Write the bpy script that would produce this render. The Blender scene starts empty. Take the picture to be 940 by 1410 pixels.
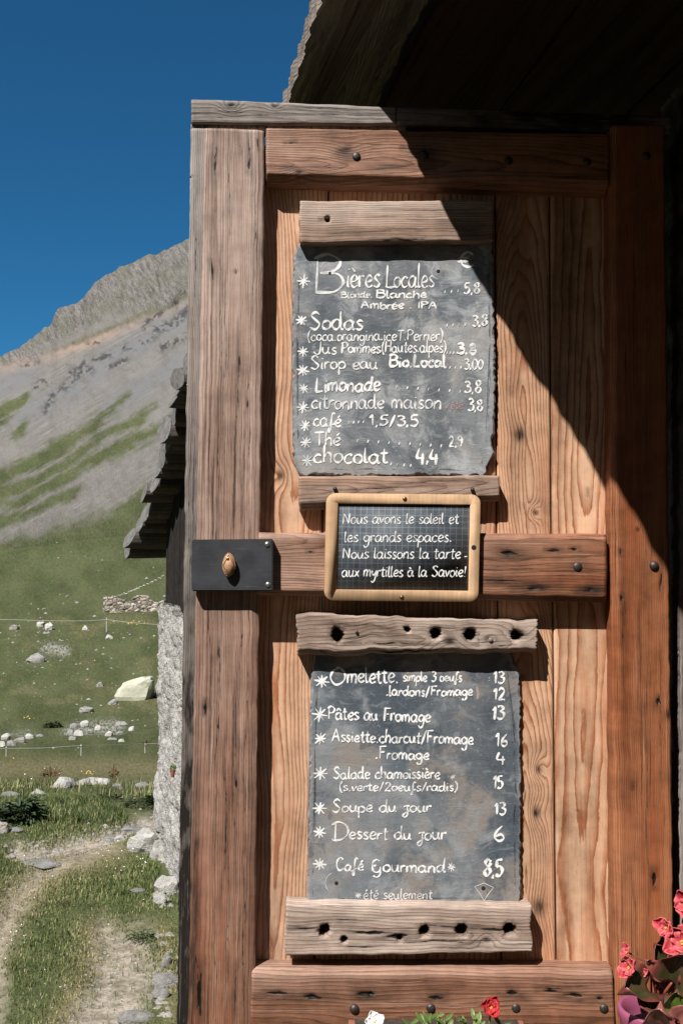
import bpy, bmesh, math, random
import numpy as np
from mathutils import Vector, Matrix, Euler

C = bpy.context.scene
COL = C.collection
R = math.radians
random.seed(7)

# ------------------------------------------------------------------ camera, sky, sun, exposure
EYE = 1.5
F = 1383.0
cam_d = bpy.data.cameras.new('camera')
cam = bpy.data.objects.new('camera', cam_d)
COL.objects.link(cam)
cam_d.sensor_fit = 'VERTICAL'
cam_d.sensor_height = 36.0
cam_d.lens = F / 1410.0 * 36.0
cam_d.clip_start = 0.02
cam_d.clip_end = 20000
CAM_R = Matrix.Rotation(R(90 + 2.7), 3, 'X') @ Matrix.Rotation(R(0.3), 3, 'Z')
cam.matrix_world = Matrix.Translation((0, 0, EYE)) @ CAM_R.to_4x4()
C.camera = cam

SUN_TO = Vector((-0.45, -0.70, 1.0)).normalized()      # towards the sun
w = bpy.data.worlds.new('World')
C.world = w
w.use_nodes = True
wn, wl = w.node_tree.nodes, w.node_tree.links
wn.clear()
sky = wn.new('ShaderNodeTexSky')
sky.sky_type = 'NISHITA'
sky.sun_disc = False
sky.sun_elevation = math.asin(SUN_TO.z)
sky.sun_rotation = math.atan2(SUN_TO.x, SUN_TO.y) % (2 * math.pi)
sky.altitude = 2400
sky.air_density = 1.0
sky.dust_density = 0.0
sky.ozone_density = 5.0
bg = wn.new('ShaderNodeBackground')
bg.inputs['Strength'].default_value = 0.05
wo = wn.new('ShaderNodeOutputWorld')
tint = wn.new('ShaderNodeMix'); tint.data_type = 'RGBA'; tint.blend_type = 'MULTIPLY'; tint.inputs[0].default_value = 1.0
tint.inputs[7].default_value = (0.33, 1.02, 1.20, 1)      # deep blue air of a high valley
wl.new(sky.outputs[0], tint.inputs[6])
wl.new(tint.outputs[2], bg.inputs[0])
wl.new(bg.outputs[0], wo.inputs[0])

sd = bpy.data.lights.new('sun', 'SUN')
sd.energy = 5.0
sd.angle = R(0.5)
sd.color = (1.0, 0.955, 0.89)
sun = bpy.data.objects.new('sun', sd)
COL.objects.link(sun)
sun.rotation_euler = SUN_TO.to_track_quat('Z', 'Y').to_euler()
sun.location = (-3, -5, 8)

C.view_settings.view_transform = 'Standard'
C.view_settings.look = 'None'
C.view_settings.gamma = 1.0
C.view_settings.exposure = 0.5
C.view_settings.use_curve_mapping = False
C.cycles.max_bounces = 6
C.cycles.diffuse_bounces = 2

# ------------------------------------------------------------------ numpy noise
def _hash(ix, iy, iz):
    h = (ix.astype(np.int64) * 374761393 + iy.astype(np.int64) * 668265263 + iz.astype(np.int64) * 2147483647) & 0xFFFFFFFF
    h = ((h ^ (h >> 13)) * 1274126177) & 0xFFFFFFFF
    h = (h ^ (h >> 16)) & 0xFFFFFFFF
    return h.astype(np.float64) / 4294967295.0

def vn(x, y, seed=0):
    x = np.asarray(x, float); y = np.asarray(y, float)
    x, y = np.broadcast_arrays(x, y)
    ix = np.floor(x); iy = np.floor(y)
    fx = x - ix; fy = y - iy
    fx = fx * fx * fx * (fx * (fx * 6 - 15) + 10); fy = fy * fy * fy * (fy * (fy * 6 - 15) + 10)
    s = np.full_like(ix, seed)
    a = _hash(ix, iy, s); b = _hash(ix + 1, iy, s); c = _hash(ix, iy + 1, s); d = _hash(ix + 1, iy + 1, s)
    return ((a * (1 - fx) + b * fx) * (1 - fy) + (c * (1 - fx) + d * fx) * fy) * 2 - 1

def fbm(x, y, seed=0, octv=4, gain=0.5):
    t = 0; a = 1.0; n = 0
    for k in range(octv):
        t = t + a * vn(x * 2 ** k, y * 2 ** k, seed + 17 * k); n += a; a *= gain
    return t / n

def sstep(a, b, x):
    t = np.clip((x - a) / (b - a), 0, 1)
    return t * t * (3 - 2 * t)

# ------------------------------------------------------------------ pixel -> world
PHI = R(2.5)
DOOR_U = Vector((math.cos(PHI), math.sin(PHI), 0))
DOOR_N = Vector((math.sin(PHI), -math.cos(PHI), 0))     # towards the camera

def ray(px, py):
    return CAM_R @ Vector(((px - 470) / F, (705 - py) / F, -1))

ORG = Vector((0, 0, EYE))
_r = ray(590, 770)
DOOR_P = ORG + _r * (1.90 / _r.y)

def D(px, py, off=0.0):
    """point of the door plane (pushed off metres towards the viewer) seen at a picture point"""
    d = ray(px, py)
    p0 = DOOR_P + DOOR_N * off
    return ORG + d * ((p0 - ORG).dot(DOOR_N) / d.dot(DOOR_N))

def at(px, py, d):
    v = ray(px, py)
    return ORG + v * (d / v.y)

# ------------------------------------------------------------------ object helpers
def tag(o, label=None, cat=None, group=None, kind=None):
    if label: o['label'] = label
    if cat: o['category'] = cat
    if group: o['group'] = group
    if kind: o['kind'] = kind
    return o

def empty(name, loc, label, cat, group=None):
    o = bpy.data.objects.new(name, None)
    o.empty_display_size = 0.05
    o.location = loc
    COL.objects.link(o)
    return tag(o, label, cat, group)

def origin_of(o):
    v = Vector((0, 0, 0))
    while o is not None:
        v += o.location; o = o.parent
    return v

def mesh_np(name, verts, faces, mat, parent=None, smooth=False, attrs=None, mats=None, fmat=None, loc=None):
    """verts (n,3) world space; faces list of arrays (k,m) of equal corner count per array"""
    verts = np.asarray(verts, float)
    base = np.array(origin_of(parent)) if parent is not None else np.zeros(3)
    if loc is not None: base = base + np.array(loc)
    me = bpy.data.meshes.new(name)
    me.vertices.add(len(verts))
    me.vertices.foreach_set('co', (verts - base).astype(np.float32).ravel())
    if isinstance(faces, np.ndarray): faces = [faces]
    idx = []; start = []; s = 0
    for fa in faces:
        fa = np.asarray(fa)
        if fa.size == 0: continue
        m = fa.shape[1]
        idx.append(fa.ravel())
        start.append(s + np.arange(len(fa)) * m); s += fa.size
    idx = np.concatenate(idx).astype(np.int32); start = np.concatenate(start).astype(np.int32)
    me.loops.add(len(idx)); me.loops.foreach_set('vertex_index', idx)
    me.polygons.add(len(start)); me.polygons.foreach_set('loop_start', start)
    if smooth: me.polygons.foreach_set('use_smooth', np.ones(len(start), bool))
    for k, v in (attrs or {}).items():
        v = np.asarray(v, np.float32)
        if v.ndim == 1:
            a = me.attributes.new(k, 'FLOAT', 'POINT'); a.data.foreach_set('value', v)
        else:
            a = me.attributes.new(k, 'FLOAT_VECTOR', 'POINT'); a.data.foreach_set('vector', v.ravel())
    for m in (mats or [mat]): me.materials.append(m)
    if fmat is not None: me.polygons.foreach_set('material_index', np.asarray(fmat, np.int32))
    me.update(calc_edges=True); me.validate()
    o = bpy.data.objects.new(name, me)
    COL.objects.link(o)
    if parent is not None: o.parent = parent
    if loc is not None: o.location = Vector(loc)
    return o

def mesh_bm(name, bm, mat, parent=None, smooth=False, loc=None):
    """bm is in world space"""
    base = origin_of(parent) if parent is not None else Vector((0, 0, 0))
    if loc is not None: base = base + Vector(loc)
    bmesh.ops.translate(bm, verts=bm.verts, vec=-base)
    bmesh.ops.recalc_face_normals(bm, faces=bm.faces)
    me = bpy.data.meshes.new(name)
    for f in bm.faces: f.smooth = smooth
    bm.to_mesh(me); bm.free()
    me.materials.append(mat)
    o = bpy.data.objects.new(name, me)
    COL.objects.link(o)
    if parent is not None: o.parent = parent
    if loc is not None: o.location = Vector(loc)
    return o

def bm_box(bm, a, b, c, o):
    """box from corner o along vectors a,b,c"""
    o = Vector(o); a, b, c = Vector(a), Vector(b), Vector(c)
    vs = [bm.verts.new(o + a * i + b * j + c * k) for k in (0, 1) for j in (0, 1) for i in (0, 1)]
    for f in ((0, 1, 3, 2), (4, 6, 7, 5), (0, 4, 5, 1), (2, 3, 7, 6), (0, 2, 6, 4), (1, 5, 7, 3)):
        bm.faces.new([vs[i] for i in f])

def bm_tube(bm, pts, rads, n=8, cap=True):
    pts = [Vector(p) for p in pts]
    if not hasattr(rads, '__len__'): rads = [rads] * len(pts)
    rings = []
    for i, p in enumerate(pts):
        t = (pts[min(i + 1, len(pts) - 1)] - pts[max(i - 1, 0)]).normalized()
        q = t.to_track_quat('Z', 'Y')
        rings.append([bm.verts.new(p + q @ Vector((math.cos(2 * math.pi * k / n) * rads[i], math.sin(2 * math.pi * k / n) * rads[i], 0))) for k in range(n)])
    for a, b in zip(rings[:-1], rings[1:]):
        for k in range(n):
            bm.faces.new((a[k], a[(k + 1) % n], b[(k + 1) % n], b[k]))
    if cap:
        bm.faces.new(rings[0][::-1]); bm.faces.new(rings[-1])

# ------------------------------------------------------------------ node helper
class NT:
    def __init__(s, name):
        s.m = bpy.data.materials.new(name); s.m.use_nodes = True
        s.t = s.m.node_tree; s.n = s.t.nodes; s.l = s.t.links
        s.n.clear()
        s.out = s.n.new('ShaderNodeOutputMaterial')
        s.b = s.n.new('ShaderNodeBsdfPrincipled')
        s.l.new(s.b.outputs[0], s.out.inputs[0])
    def put(s, sock, v):
        if v is None: return
        if isinstance(v, bpy.types.NodeSocket): s.l.new(v, sock)
        else:
            if sock.type == 'RGBA' and len(v) == 3: v = (*v, 1)
            sock.default_value = v
    def set(s, **k):
        for a, v in k.items(): s.put(s.b.inputs[a.replace('_', ' ')], v)
    def attr(s, name, vec=False):
        a = s.n.new('ShaderNodeAttribute'); a.attribute_name = name
        return a.outputs['Vector' if vec else 'Fac']
    def objco(s):
        return s.n.new('ShaderNodeTexCoord').outputs['Object']
    def mul(s, v, sc):
        a = s.n.new('ShaderNodeVectorMath'); a.operation = 'MULTIPLY'
        s.put(a.inputs[0], v); a.inputs[1].default_value = sc
        return a.outputs[0]
    def vadd(s, v, q):
        a = s.n.new('ShaderNodeVectorMath'); a.operation = 'ADD'
        s.put(a.inputs[0], v); s.put(a.inputs[1], q)
        return a.outputs[0]
    def noise(s, vec, scale, detail=4, rough=0.55, dist=0.0, color=False):
        a = s.n.new('ShaderNodeTexNoise'); s.put(a.inputs['Vector'], vec)
        a.inputs['Scale'].default_value = scale; a.inputs['Detail'].default_value = detail
        a.inputs['Roughness'].default_value = rough; a.inputs['Distortion'].default_value = dist
        return a.outputs['Color' if color else 'Fac']
    def voro(s, vec, scale, feature='F1', out='Distance', rnd=1.0):
        a = s.n.new('ShaderNodeTexVoronoi'); a.feature = feature; s.put(a.inputs['Vector'], vec)
        a.inputs['Scale'].default_value = scale; a.inputs['Randomness'].default_value = rnd
        return a.outputs[out]
    def math(s, op, a, b=None, c=None, clamp=False):
        n = s.n.new('ShaderNodeMath'); n.operation = op; n.use_clamp = clamp
        s.put(n.inputs[0], a)
        if b is not None: s.put(n.inputs[1], b)
        if c is not None: s.put(n.inputs[2], c)
        return n.outputs[0]
    def mix(s, f, a, b, mode='MIX'):
        n = s.n.new('ShaderNodeMix'); n.data_type = 'RGBA'; n.blend_type = mode; n.clamp_factor = True
        s.put(n.inputs[0], f); s.put(n.inputs[6], a); s.put(n.inputs[7], b)
        return n.outputs[2]
    def ramp(s, f, stops):
        n = s.n.new('ShaderNodeValToRGB'); s.put(n.inputs[0], f)
        e = n.color_ramp.elements
        while len(e) < len(stops): e.new(0.5)
        for el, (p, c) in zip(e, stops):
            el.position = p
            el.color = (c, c, c, 1) if not hasattr(c, '__len__') else (*c, 1)
        return n.outputs[0]
    def smooth(s, f, lo, hi):
        n = s.n.new('ShaderNodeMapRange'); n.interpolation_type = 'SMOOTHSTEP'
        s.put(n.inputs[0], f); n.inputs[1].default_value = lo; n.inputs[2].default_value = hi
        return n.outputs[0]
    def bump(s, h, strength=1.0, dist=0.002, normal=None):
        n = s.n.new('ShaderNodeBump'); n.inputs['Strength'].default_value = strength
        n.inputs['Distance'].default_value = dist; s.put(n.inputs['Height'], h)
        if normal is not None: s.put(n.inputs['Normal'], normal)
        return n.outputs[0]

def wood_mat(name, early, late, grey=(0.30, 0.27, 0.25), bump=1.0, ringbump=0.0012, rough=0.62, fib=0.35, latef=1.0, spec=0.3, hues=0.8, fiss=0.85):
    t = NT(name)
    gc = t.attr('gc', True)
    ring = t.attr('ring'); dark = t.attr('dark'); gr = t.attr('grey')
    wob = t.noise(t.mul(gc, (75, 11, 20)), 1.0, 6, 0.68)
    ring2 = t.math('ADD', ring, t.math('MULTIPLY', t.math('SUBTRACT', wob, 0.5), 0.95))
    fr = t.math('FRACT', ring2)
    band = t.ramp(fr, [(0.0, 0.0), (0.45, 0.12), (0.72, 0.55), (0.88, 1.0), (0.95, 0.9), (1.0, 0.0)])
    # every ring its own strength
    rid = t.math('FLOOR', ring2)
    cmb = t.n.new('ShaderNodeCombineXYZ'); t.put(cmb.inputs[0], rid)
    rs = t.noise(t.mul(cmb.outputs[0], (3.71, 0, 0)), 1.0, 1)
    band2 = t.math('MULTIPLY', band, t.math('MULTIPLY_ADD', rs, 1.1, 0.28), clamp=True)
    band2 = t.math('MULTIPLY', band2, latef)
    col = t.mix(band2, early, late)
    fibre = t.noise(t.mul(gc, (900, 22, 300)), 1.0, 3, 0.6)
    fibre2 = t.noise(t.mul(gc, (210, 5, 90)), 1.0, 4, 0.6)
    tone = t.noise(t.mul(gc, (14, 1.6, 10)), 1.0, 4, 0.6)
    blot = t.noise(gc, 22.0, 5, 0.62)
    fsum = t.math('ADD', t.math('MULTIPLY', fibre, 0.45), t.math('MULTIPLY', fibre2, 0.55))
    hue = t.noise(t.vadd(t.mul(gc, (26, 1.6, 9)), (3.3, 1.1, 0)), 1.0, 4, 0.6)
    col = t.mix(t.math('MULTIPLY', t.smooth(hue, 0.46, 0.66), hues), col, (early[0] * 0.72, early[1] * 0.46, early[2] * 0.34))
    # grey weathering
    greyf = t.math('MULTIPLY', gr, t.smooth(t.math('ADD', t.math('MULTIPLY', fibre2, 0.6), t.math('MULTIPLY', tone, 0.6)), 0.35, 0.8))
    gdark = tuple(c * 0.42 for c in grey)
    gcol = t.mix(band2, grey, gdark)
    gf = t.math('MULTIPLY_ADD', greyf, 0.75, t.math('MULTIPLY', gr, 0.25), clamp=True)
    col = t.mix(gf, col, gcol)
    col = t.mix(fib, col, t.mix(t.ramp(fsum, [(0.32, 0.12), (0.52, 0.8), (0.68, 1.0)]), tuple(c * 0.22 for c in late), early), 'MIX')
    v = t.ramp(t.math('ADD', t.math('MULTIPLY', tone, 0.6), t.math('MULTIPLY', blot, 0.4)), [(0.34, 0.42), (0.5, 0.92), (0.64, 1.30)])
    col = t.mix(0.85, col, v, 'MULTIPLY')
    dn = t.math('MULTIPLY', dark, t.math('MULTIPLY_ADD', t.noise(t.mul(gc, (160, 24, 60)), 1.0, 4, 0.65), 2.2, 0.12), clamp=True)
    col = t.mix(dn, col, (0.012, 0.009, 0.007))
    if fiss:
        fz = t.noise(t.vadd(t.mul(gc, (230, 2.6, 60)), (7.7, 2.2, 0)), 1.0, 5, 0.72, 0.15)
        fz2 = t.noise(t.mul(gc, (30, 2.2, 9)), 1.0, 3)
        fm = t.math('MULTIPLY', t.smooth(t.math('ADD', fz, t.math('MULTIPLY', t.math('SUBTRACT', fz2, 0.5), 0.35)), 0.585, 0.70), fiss)
        col = t.mix(fm, col, tuple(c_ * 0.35 for c_ in late))
        lm = t.math('MULTIPLY', t.smooth(fz, 0.42, 0.30), 0.30)
        col = t.mix(lm, col, tuple(min(0.8, c_ * 1.5) for c_ in grey))
    ck = t.math('ADD', t.attr('crack'), t.math('MULTIPLY', t.math('SUBTRACT', t.noise(t.mul(gc, (500, 90, 100)), 1.0, 4, 0.7), 0.5), 0.5))
    ck = t.math('MULTIPLY', t.smooth(ck, -0.06, 0.10), t.attr('crackon'))
    col = t.mix(ck, col, (0.008, 0.006, 0.005))
    t.set(Base_Color=col, Roughness=t.math('MULTIPLY_ADD', band2, -0.12, rough))
    t.b.inputs['Specular IOR Level'].default_value = spec
    h = t.math('ADD', t.math('MULTIPLY', band2, ringbump / 0.001), t.math('MULTIPLY', fibre, 0.5))
    h = t.math('ADD', h, t.math('MULTIPLY', fibre2, 0.9))
    h = t.math('SUBTRACT', h, t.math('MULTIPLY', dn, 1.2))
    if fiss: h = t.math('SUBTRACT', h, t.math('MULTIPLY', fm, 1.2))
    t.set(Normal=t.bump(h, bump, 0.001))
    return t.m

def simple_mat(name, col, rough=0.6, metal=0.0, var=0.25, scale=60, bump=0.0, spec=0.5, dist=0.001):
    t = NT(name)
    o = t.objco()
    n = t.noise(o, scale, 5, 0.6)
    c = t.mix(t.ramp(n, [(0.3, 0.0), (0.7, 1.0)]), tuple(x * (1 - var) for x in col), tuple(min(1, x * (1 + var)) for x in col))
    t.set(Base_Color=c, Roughness=rough, Metallic=metal)
    t.b.inputs['Specular IOR Level'].default_value = spec
    if bump: t.set(Normal=t.bump(n, bump, dist))
    return t.m

# door woods
M_STILE = wood_mat('stile_wood', (0.315, 0.155, 0.095), (0.085, 0.030, 0.015), (0.64, 0.535, 0.475), 0.75, 0.0006, latef=0.95)
M_RSTILE = wood_mat('varnished_stile_wood', (0.37, 0.142, 0.065), (0.11, 0.028, 0.010), (0.55, 0.36, 0.24), 0.45, 0.0004, latef=0.9, fib=0.28, rough=0.5)
M_RAIL = wood_mat('rail_wood', (0.33, 0.132, 0.062), (0.070, 0.019, 0.008), (0.50, 0.385, 0.32), 0.7, 0.0006, rough=0.55)
M_PANEL = wood_mat('panel_wood', (0.64, 0.405, 0.262), (0.30, 0.088, 0.030), (0.56, 0.43, 0.34), 0.45, 0.0003, fib=0.16, rough=0.5, latef=1.2, hues=0.65, fiss=0.25)
M_GREYW = wood_mat('weathered_wood', (0.30, 0.25, 0.22), (0.13, 0.10, 0.085), (0.38, 0.355, 0.335), 0.9, 0.0009, fib=0.4, rough=0.85)
M_BATTEN = wood_mat('batten_wood', (0.38, 0.235, 0.165), (0.14, 0.072, 0.046), (0.60, 0.535, 0.48), 0.75, 0.0006, fib=0.32, rough=0.8, latef=0.95, hues=0.3)
M_FRAME = wood_mat('slate_frame_wood', (0.50, 0.325, 0.195), (0.42, 0.255, 0.140), (0.7, 0.55, 0.4), 0.1, 0.0001, fib=0.05, rough=0.6, latef=0.6, spec=0.15, hues=0.0, fiss=0.0)
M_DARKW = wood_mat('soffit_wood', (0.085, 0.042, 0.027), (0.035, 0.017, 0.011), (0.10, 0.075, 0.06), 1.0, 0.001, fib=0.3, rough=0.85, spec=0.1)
M_LOG = wood_mat('log_wood', (0.12, 0.098, 0.088), (0.05, 0.037, 0.03), (0.17, 0.16, 0.155), 1.2, 0.0015, fib=0.4, rough=0.85, spec=0.15)

# ------------------------------------------------------------------ wooden piece: a relief surface with grain field
def wood(name, quad, off, thick, grain, parent, mat, res=0.003, mode='q', dens=230, u0=0.0, c0=0.03, taper=0.02, warp=0.004,
         wob=0.6, knots=(), cracks=(), holes=(), stains_and_shade=(), cham=(0.003, 0.003, 0.003, 0.003), chamd=None, edge=0.0, rough=0.0006,
         grey=(0, 0), greyn=0.3, seed=1, corners=None, label=None, holed=0.03):
    if corners is None: corners = [D(x, y, off) for x, y in quad]
    TL, TR, BR, BL = [np.array(c) for c in corners]
    W = 0.5 * (np.linalg.norm(TR - TL) + np.linalg.norm(BR - BL)); H = 0.5 * (np.linalg.norm(BL - TL) + np.linalg.norm(BR - TR))
    e1 = (TR - TL) / np.linalg.norm(TR - TL); e2 = (BL - TL) / np.linalg.norm(BL - TL)
    nrm = np.cross(e2, e1); nrm /= np.linalg.norm(nrm)
    if quad is not None and np.dot(nrm, np.array(DOOR_N)) < 0: nrm = -nrm
    nu = max(4, int(W / res)); nv = max(4, int(H / res))
    s, t = np.meshgrid(np.linspace(0, 1, nu + 1), np.linspace(0, 1, nv + 1))
    X = s * W; Y = t * H
    # ragged edges
    dX = dY = 0
    if edge:
        fe = 0.30 * edge if edge > 0.0024 else 0.0
        dX = fe * ((1 - s) * vn(Y * 420, 0 * Y, seed + 61) + s * vn(Y * 380, 0 * Y + 4, seed + 62)) + edge * ((1 - s) * fbm(Y * 30, 0 * Y + 3.1, seed + 3, 4) + s * fbm(Y * 30, 0 * Y + 9.1, seed + 4, 4))
        dY = edge * ((1 - t) * fbm(X * 22, 0 * X + 5.1, seed + 5, 4) + t * fbm(X * 22, 0 * X + 7.1, seed + 6, 4))
    P = (TL[None, None] * ((1 - s) * (1 - t))[..., None] + TR * (s * (1 - t))[..., None] + BR * (s * t)[..., None] + BL * ((1 - s) * t)[..., None])
    P = P + e1 * np.asarray(dX + 0 * s)[..., None] + e2 * np.asarray(dY + 0 * s)[..., None]
    if grain == 'v': a, l, A, Lg = X, Y, W, H
    else: a, l, A, Lg = Y, X, H, W
    def loc(px, py):
        p = np.array(D(px, py, off)) - TL
        k12 = e1 @ e2; b1_, b2_ = p @ e1, p @ e2
        x, y = (b1_ - k12 * b2_) / (1 - k12 ** 2), (b2_ - k12 * b1_) / (1 - k12 ** 2)
        dWt = np.linalg.norm(BR - BL) / max(1e-6, np.linalg.norm(TR - TL)); x = x / (1 + (dWt - 1) * min(1, max(0, y / H))) * W / np.linalg.norm(TR - TL)
        return (x, y) if grain == 'v' else (y, x)
    an = a - A * 0.5
    if mode == 'q':
        ring = dens * (an + warp * fbm(a * 5, l * 1.3, seed, 3) + 0.012 * vn(a * 22, 0 * l + .5, seed + 50)) + wob * fbm(a * 25, l * 4, seed + 1, 3)
    else:
        cc = c0 + taper * (l - Lg * 0.5) + 0.012 * fbm(l * 2.5, 0 * l, seed + 2, 2)
        ring = dens * np.sqrt((an - u0 - 0.02 * fbm(l * 2.2, 0 * l + 1.7, seed + 8, 2)) ** 2 + cc ** 2) + wob * fbm(a * 14, l * 3.6, seed + 1, 3)
    h = rough * fbm(a * 18, l * 5, seed + 9, 4)
    dark = np.zeros_like(a)
    for (kx, ky, kr, ka) in knots:
        ca, cl = loc(kx, ky)
        d2 = ((a - ca) / kr) ** 2 + ((l - cl) / (kr * 1.5)) ** 2
        ring = ring + ka * np.exp(-d2 * 0.5)
        dark = np.maximum(dark, 0.75 * np.exp(-d2 * 3.5))
        h = h - 0.0012 * np.exp(-d2 * 5)
    crack = np.full_like(a, -1.0)
    for (kx, ky, L_, w_) in cracks:
        ca, cl = loc(kx, ky)
        q = np.abs(l - cl) / (L_ / 2)
        wig = 0.0022 * fbm(l * 40, 0 * l, seed + int(kx), 3) + 0.004 * vn(l * 12, 0 * l, seed + int(ky))
        ww = w_ * 0.75 * (np.clip(1 - q, -1, 1) * 1.3 - 0.15) * (1 + 0.5 * fbm(l * 60, 0 * l + 2.2, seed + int(ky), 3))
        dd = np.abs(a - ca - wig)
        crack = np.maximum(crack, np.clip((ww - dd) / 0.005, -1, 1))
        if w_ > 0.0018: h = h - 0.9 * np.clip(ww * 1.4 - dd, 0, 0.004)
        dark = np.maximum(dark, 0.35 * np.exp(-(dd / (w_ * 2.5)) ** 2) * sstep(1.2, 0.7, q))
    for (kx, ky, ra, rl, am) in stains_and_shade:
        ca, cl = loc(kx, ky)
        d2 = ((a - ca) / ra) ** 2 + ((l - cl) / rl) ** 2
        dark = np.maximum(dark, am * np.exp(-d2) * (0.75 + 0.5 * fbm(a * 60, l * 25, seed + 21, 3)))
    for (kx, ky, r_) in holes:
        ca, cl = loc(kx, ky)
        dd = np.sqrt(((a - ca)) ** 2 + ((l - cl)) ** 2) * (1 + 0.15 * vn(a * 200, l * 200, seed + 33))
        m = 1 - sstep(r_ * 0.8, r_ * 1.15, dd)
        h = h * (1 - m) - holed * m - 0.0025 * np.exp(-((dd - r_) / (r_ * 0.45)) ** 2) * (1 - m)
        dark = np.maximum(dark, m * 0.9)
    q = (X, W - X, Y, H - Y)
    cd = chamd or tuple(c * 0.7 for c in cham)
    for qq, cw, c_d in zip(q, cham, cd):
        if cw > 0:
            h = h - c_d * np.clip(1 - qq / cw, 0, 1) ** (2.0 if cw < 0.005 else 1.0)
    gq = grey if len(grey) == 4 else (grey[0], grey[0], grey[1], grey[1])
    gr = np.clip(gq[0] * (1 - s) * (1 - t) + gq[1] * s * (1 - t) + gq[2] * s * t + gq[3] * (1 - s) * t + greyn * fbm(a * 9, l * 2, seed + 40, 4), 0, 1)
    P = P + nrm * h[..., None]
    n0 = (nu + 1) * (nv + 1)
    V = P.reshape(-1, 3)
    idx = np.arange(n0).reshape(nv + 1, nu + 1)
    fq = np.stack([idx[:-1, :-1], idx[1:, :-1], idx[1:, 1:], idx[:-1, 1:]], -1).reshape(-1, 4)
    per = np.concatenate([idx[0, :], idx[1:, -1], idx[-1, -2::-1], idx[-2:0:-1, 0]])
    # skirts in two rings so that side faces take grain too
    V2 = V[per] - nrm * thick
    n1 = len(per)
    k = np.arange(n1); k2 = (k + 1) % n1
    fs = np.stack([per[k], per[k2], n0 + k2, n0 + k], -1)
    cen = V2.mean(0)
    V = np.concatenate([V, V2, cen[None]])
    fb = np.stack([n0 + k, n0 + k2, np.full(n1, n0 + n1)], -1)
    gcv = np.stack([a + seed * 3.17, l + seed * 1.93, 0 * a], -1).reshape(-1, 3)
    g2 = gcv[per].copy(); g2[:, 2] += thick; g2[:, 0] += thick * 0.6
    ringv = ring.ravel(); darkv = dark.ravel(); grv = gr.ravel()
    at_ = dict(gc=np.concatenate([gcv, g2, gcv[:1]]), ring=np.concatenate([ringv, ringv[per] + dens * thick * 0.6, ringv[:1]]),
               dark=np.concatenate([darkv, darkv[per], [0]]), crack=np.concatenate([crack.ravel(), crack.ravel()[per], [-1]]), grey=np.concatenate([grv, grv[per], [0.3]]), crackon=np.full(len(V), 1.0))
    o = mesh_np(name, V, [fq, fs, fb], mat, parent, False, at_)
    sm = np.zeros(len(o.data.polygons), bool); sm[:len(fq)] = True
    o.data.polygons.foreach_set('use_smooth', sm)
    if label: o['label'] = label
    return o

# =================================================================== THE HOUSE AND ITS ROOF
H0 = Vector((0.66, 2.45, 0.0))
house = empty('stone_chalet', H0, 'weathered mountain chalet with rough white stone wall, log eaves and dark timber porch roof', 'house')

# verge plank of the porch roof, running from behind the door towards and over the viewer
VP0 = Vector((-0.119, 2.2, EYE + 1.115)); VDIR = Vector((0.21, -1.0, 0.05))
SIDE = Vector((1.0, 0.21, 0.0)).normalized()
def vpt(u, s=0.0, z=0.0): return VP0 + VDIR * u + SIDE * s + Vector((0, 0, z))
U0, U1 = -0.9, 2.6
def roof_strip(name, s0, s1, z, thick, mat, seed, edge=0.0, dens=150, grey=(0.2, 0.2), cham=(0.003,) * 4, mode='f'):
    c = [vpt(U1, s0, z), vpt(U1, s1, z), vpt(U0, s1, z), vpt(U0, s0, z)]
    return wood(name, None, 0, thick, 'v', house, mat, res=0.008, mode=mode, dens=dens, u0=0.03, c0=0.03, taper=0.02, corners=c, edge=edge,
                seed=seed, grey=grey, cham=cham)
M_VERGE = wood_mat('verge_wood', (0.22, 0.17, 0.14), (0.08, 0.055, 0.042), (0.34, 0.32, 0.30), 1.2, 0.0012, fib=0.35, rough=0.8, spec=0.2)

# lower faces look down: wood() takes its normal from e2 x e1, so feed corners so that it points down
def plank_down(name, s0, s1, z, thick, mat, seed, u_a=U0, u_b=U1, **kw):
    c = [vpt(u_a, s0, z), vpt(u_a, s1, z), vpt(u_b, s1, z), vpt(u_b, s0, z)]
    return wood(name, None, 0, thick, 'v', house, mat, res=0.008, corners=c, seed=seed, **kw)
plank_down('verge_plank', 0.0, 0.205, 0.0, 0.055, M_VERGE, 5, mode='f', dens=170, u0=0.02, c0=0.02, taper=0.03, edge=0.010, grey=(0.6, 0.6),
           cham=(0.035, 0.004, 0.003, 0.003), chamd=(0.03, 0.003, 0.002, 0.002))
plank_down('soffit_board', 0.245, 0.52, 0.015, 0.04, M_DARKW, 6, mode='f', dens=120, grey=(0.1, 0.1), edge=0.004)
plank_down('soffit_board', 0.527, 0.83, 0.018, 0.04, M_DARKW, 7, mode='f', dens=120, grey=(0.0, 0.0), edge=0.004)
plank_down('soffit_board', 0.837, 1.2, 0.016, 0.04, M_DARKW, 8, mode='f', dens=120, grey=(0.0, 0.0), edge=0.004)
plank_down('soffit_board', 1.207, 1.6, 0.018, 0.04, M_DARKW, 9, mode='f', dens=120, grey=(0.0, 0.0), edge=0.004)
bm = bmesh.new()
a_ = vpt(U0, 0.06, 0.075); bm_box(bm, vpt(U1, 0.06, 0.075) - a_, SIDE * 1.7, Vector((0, 0, 0.06)), a_)
M_ROOFTOP = simple_mat('roof_shingle', (0.14, 0.125, 0.115), 0.9, 0, 0.4, 18, 0.6, dist=0.01)
mesh_bm('roof', bm, M_ROOFTOP, house)
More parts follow.
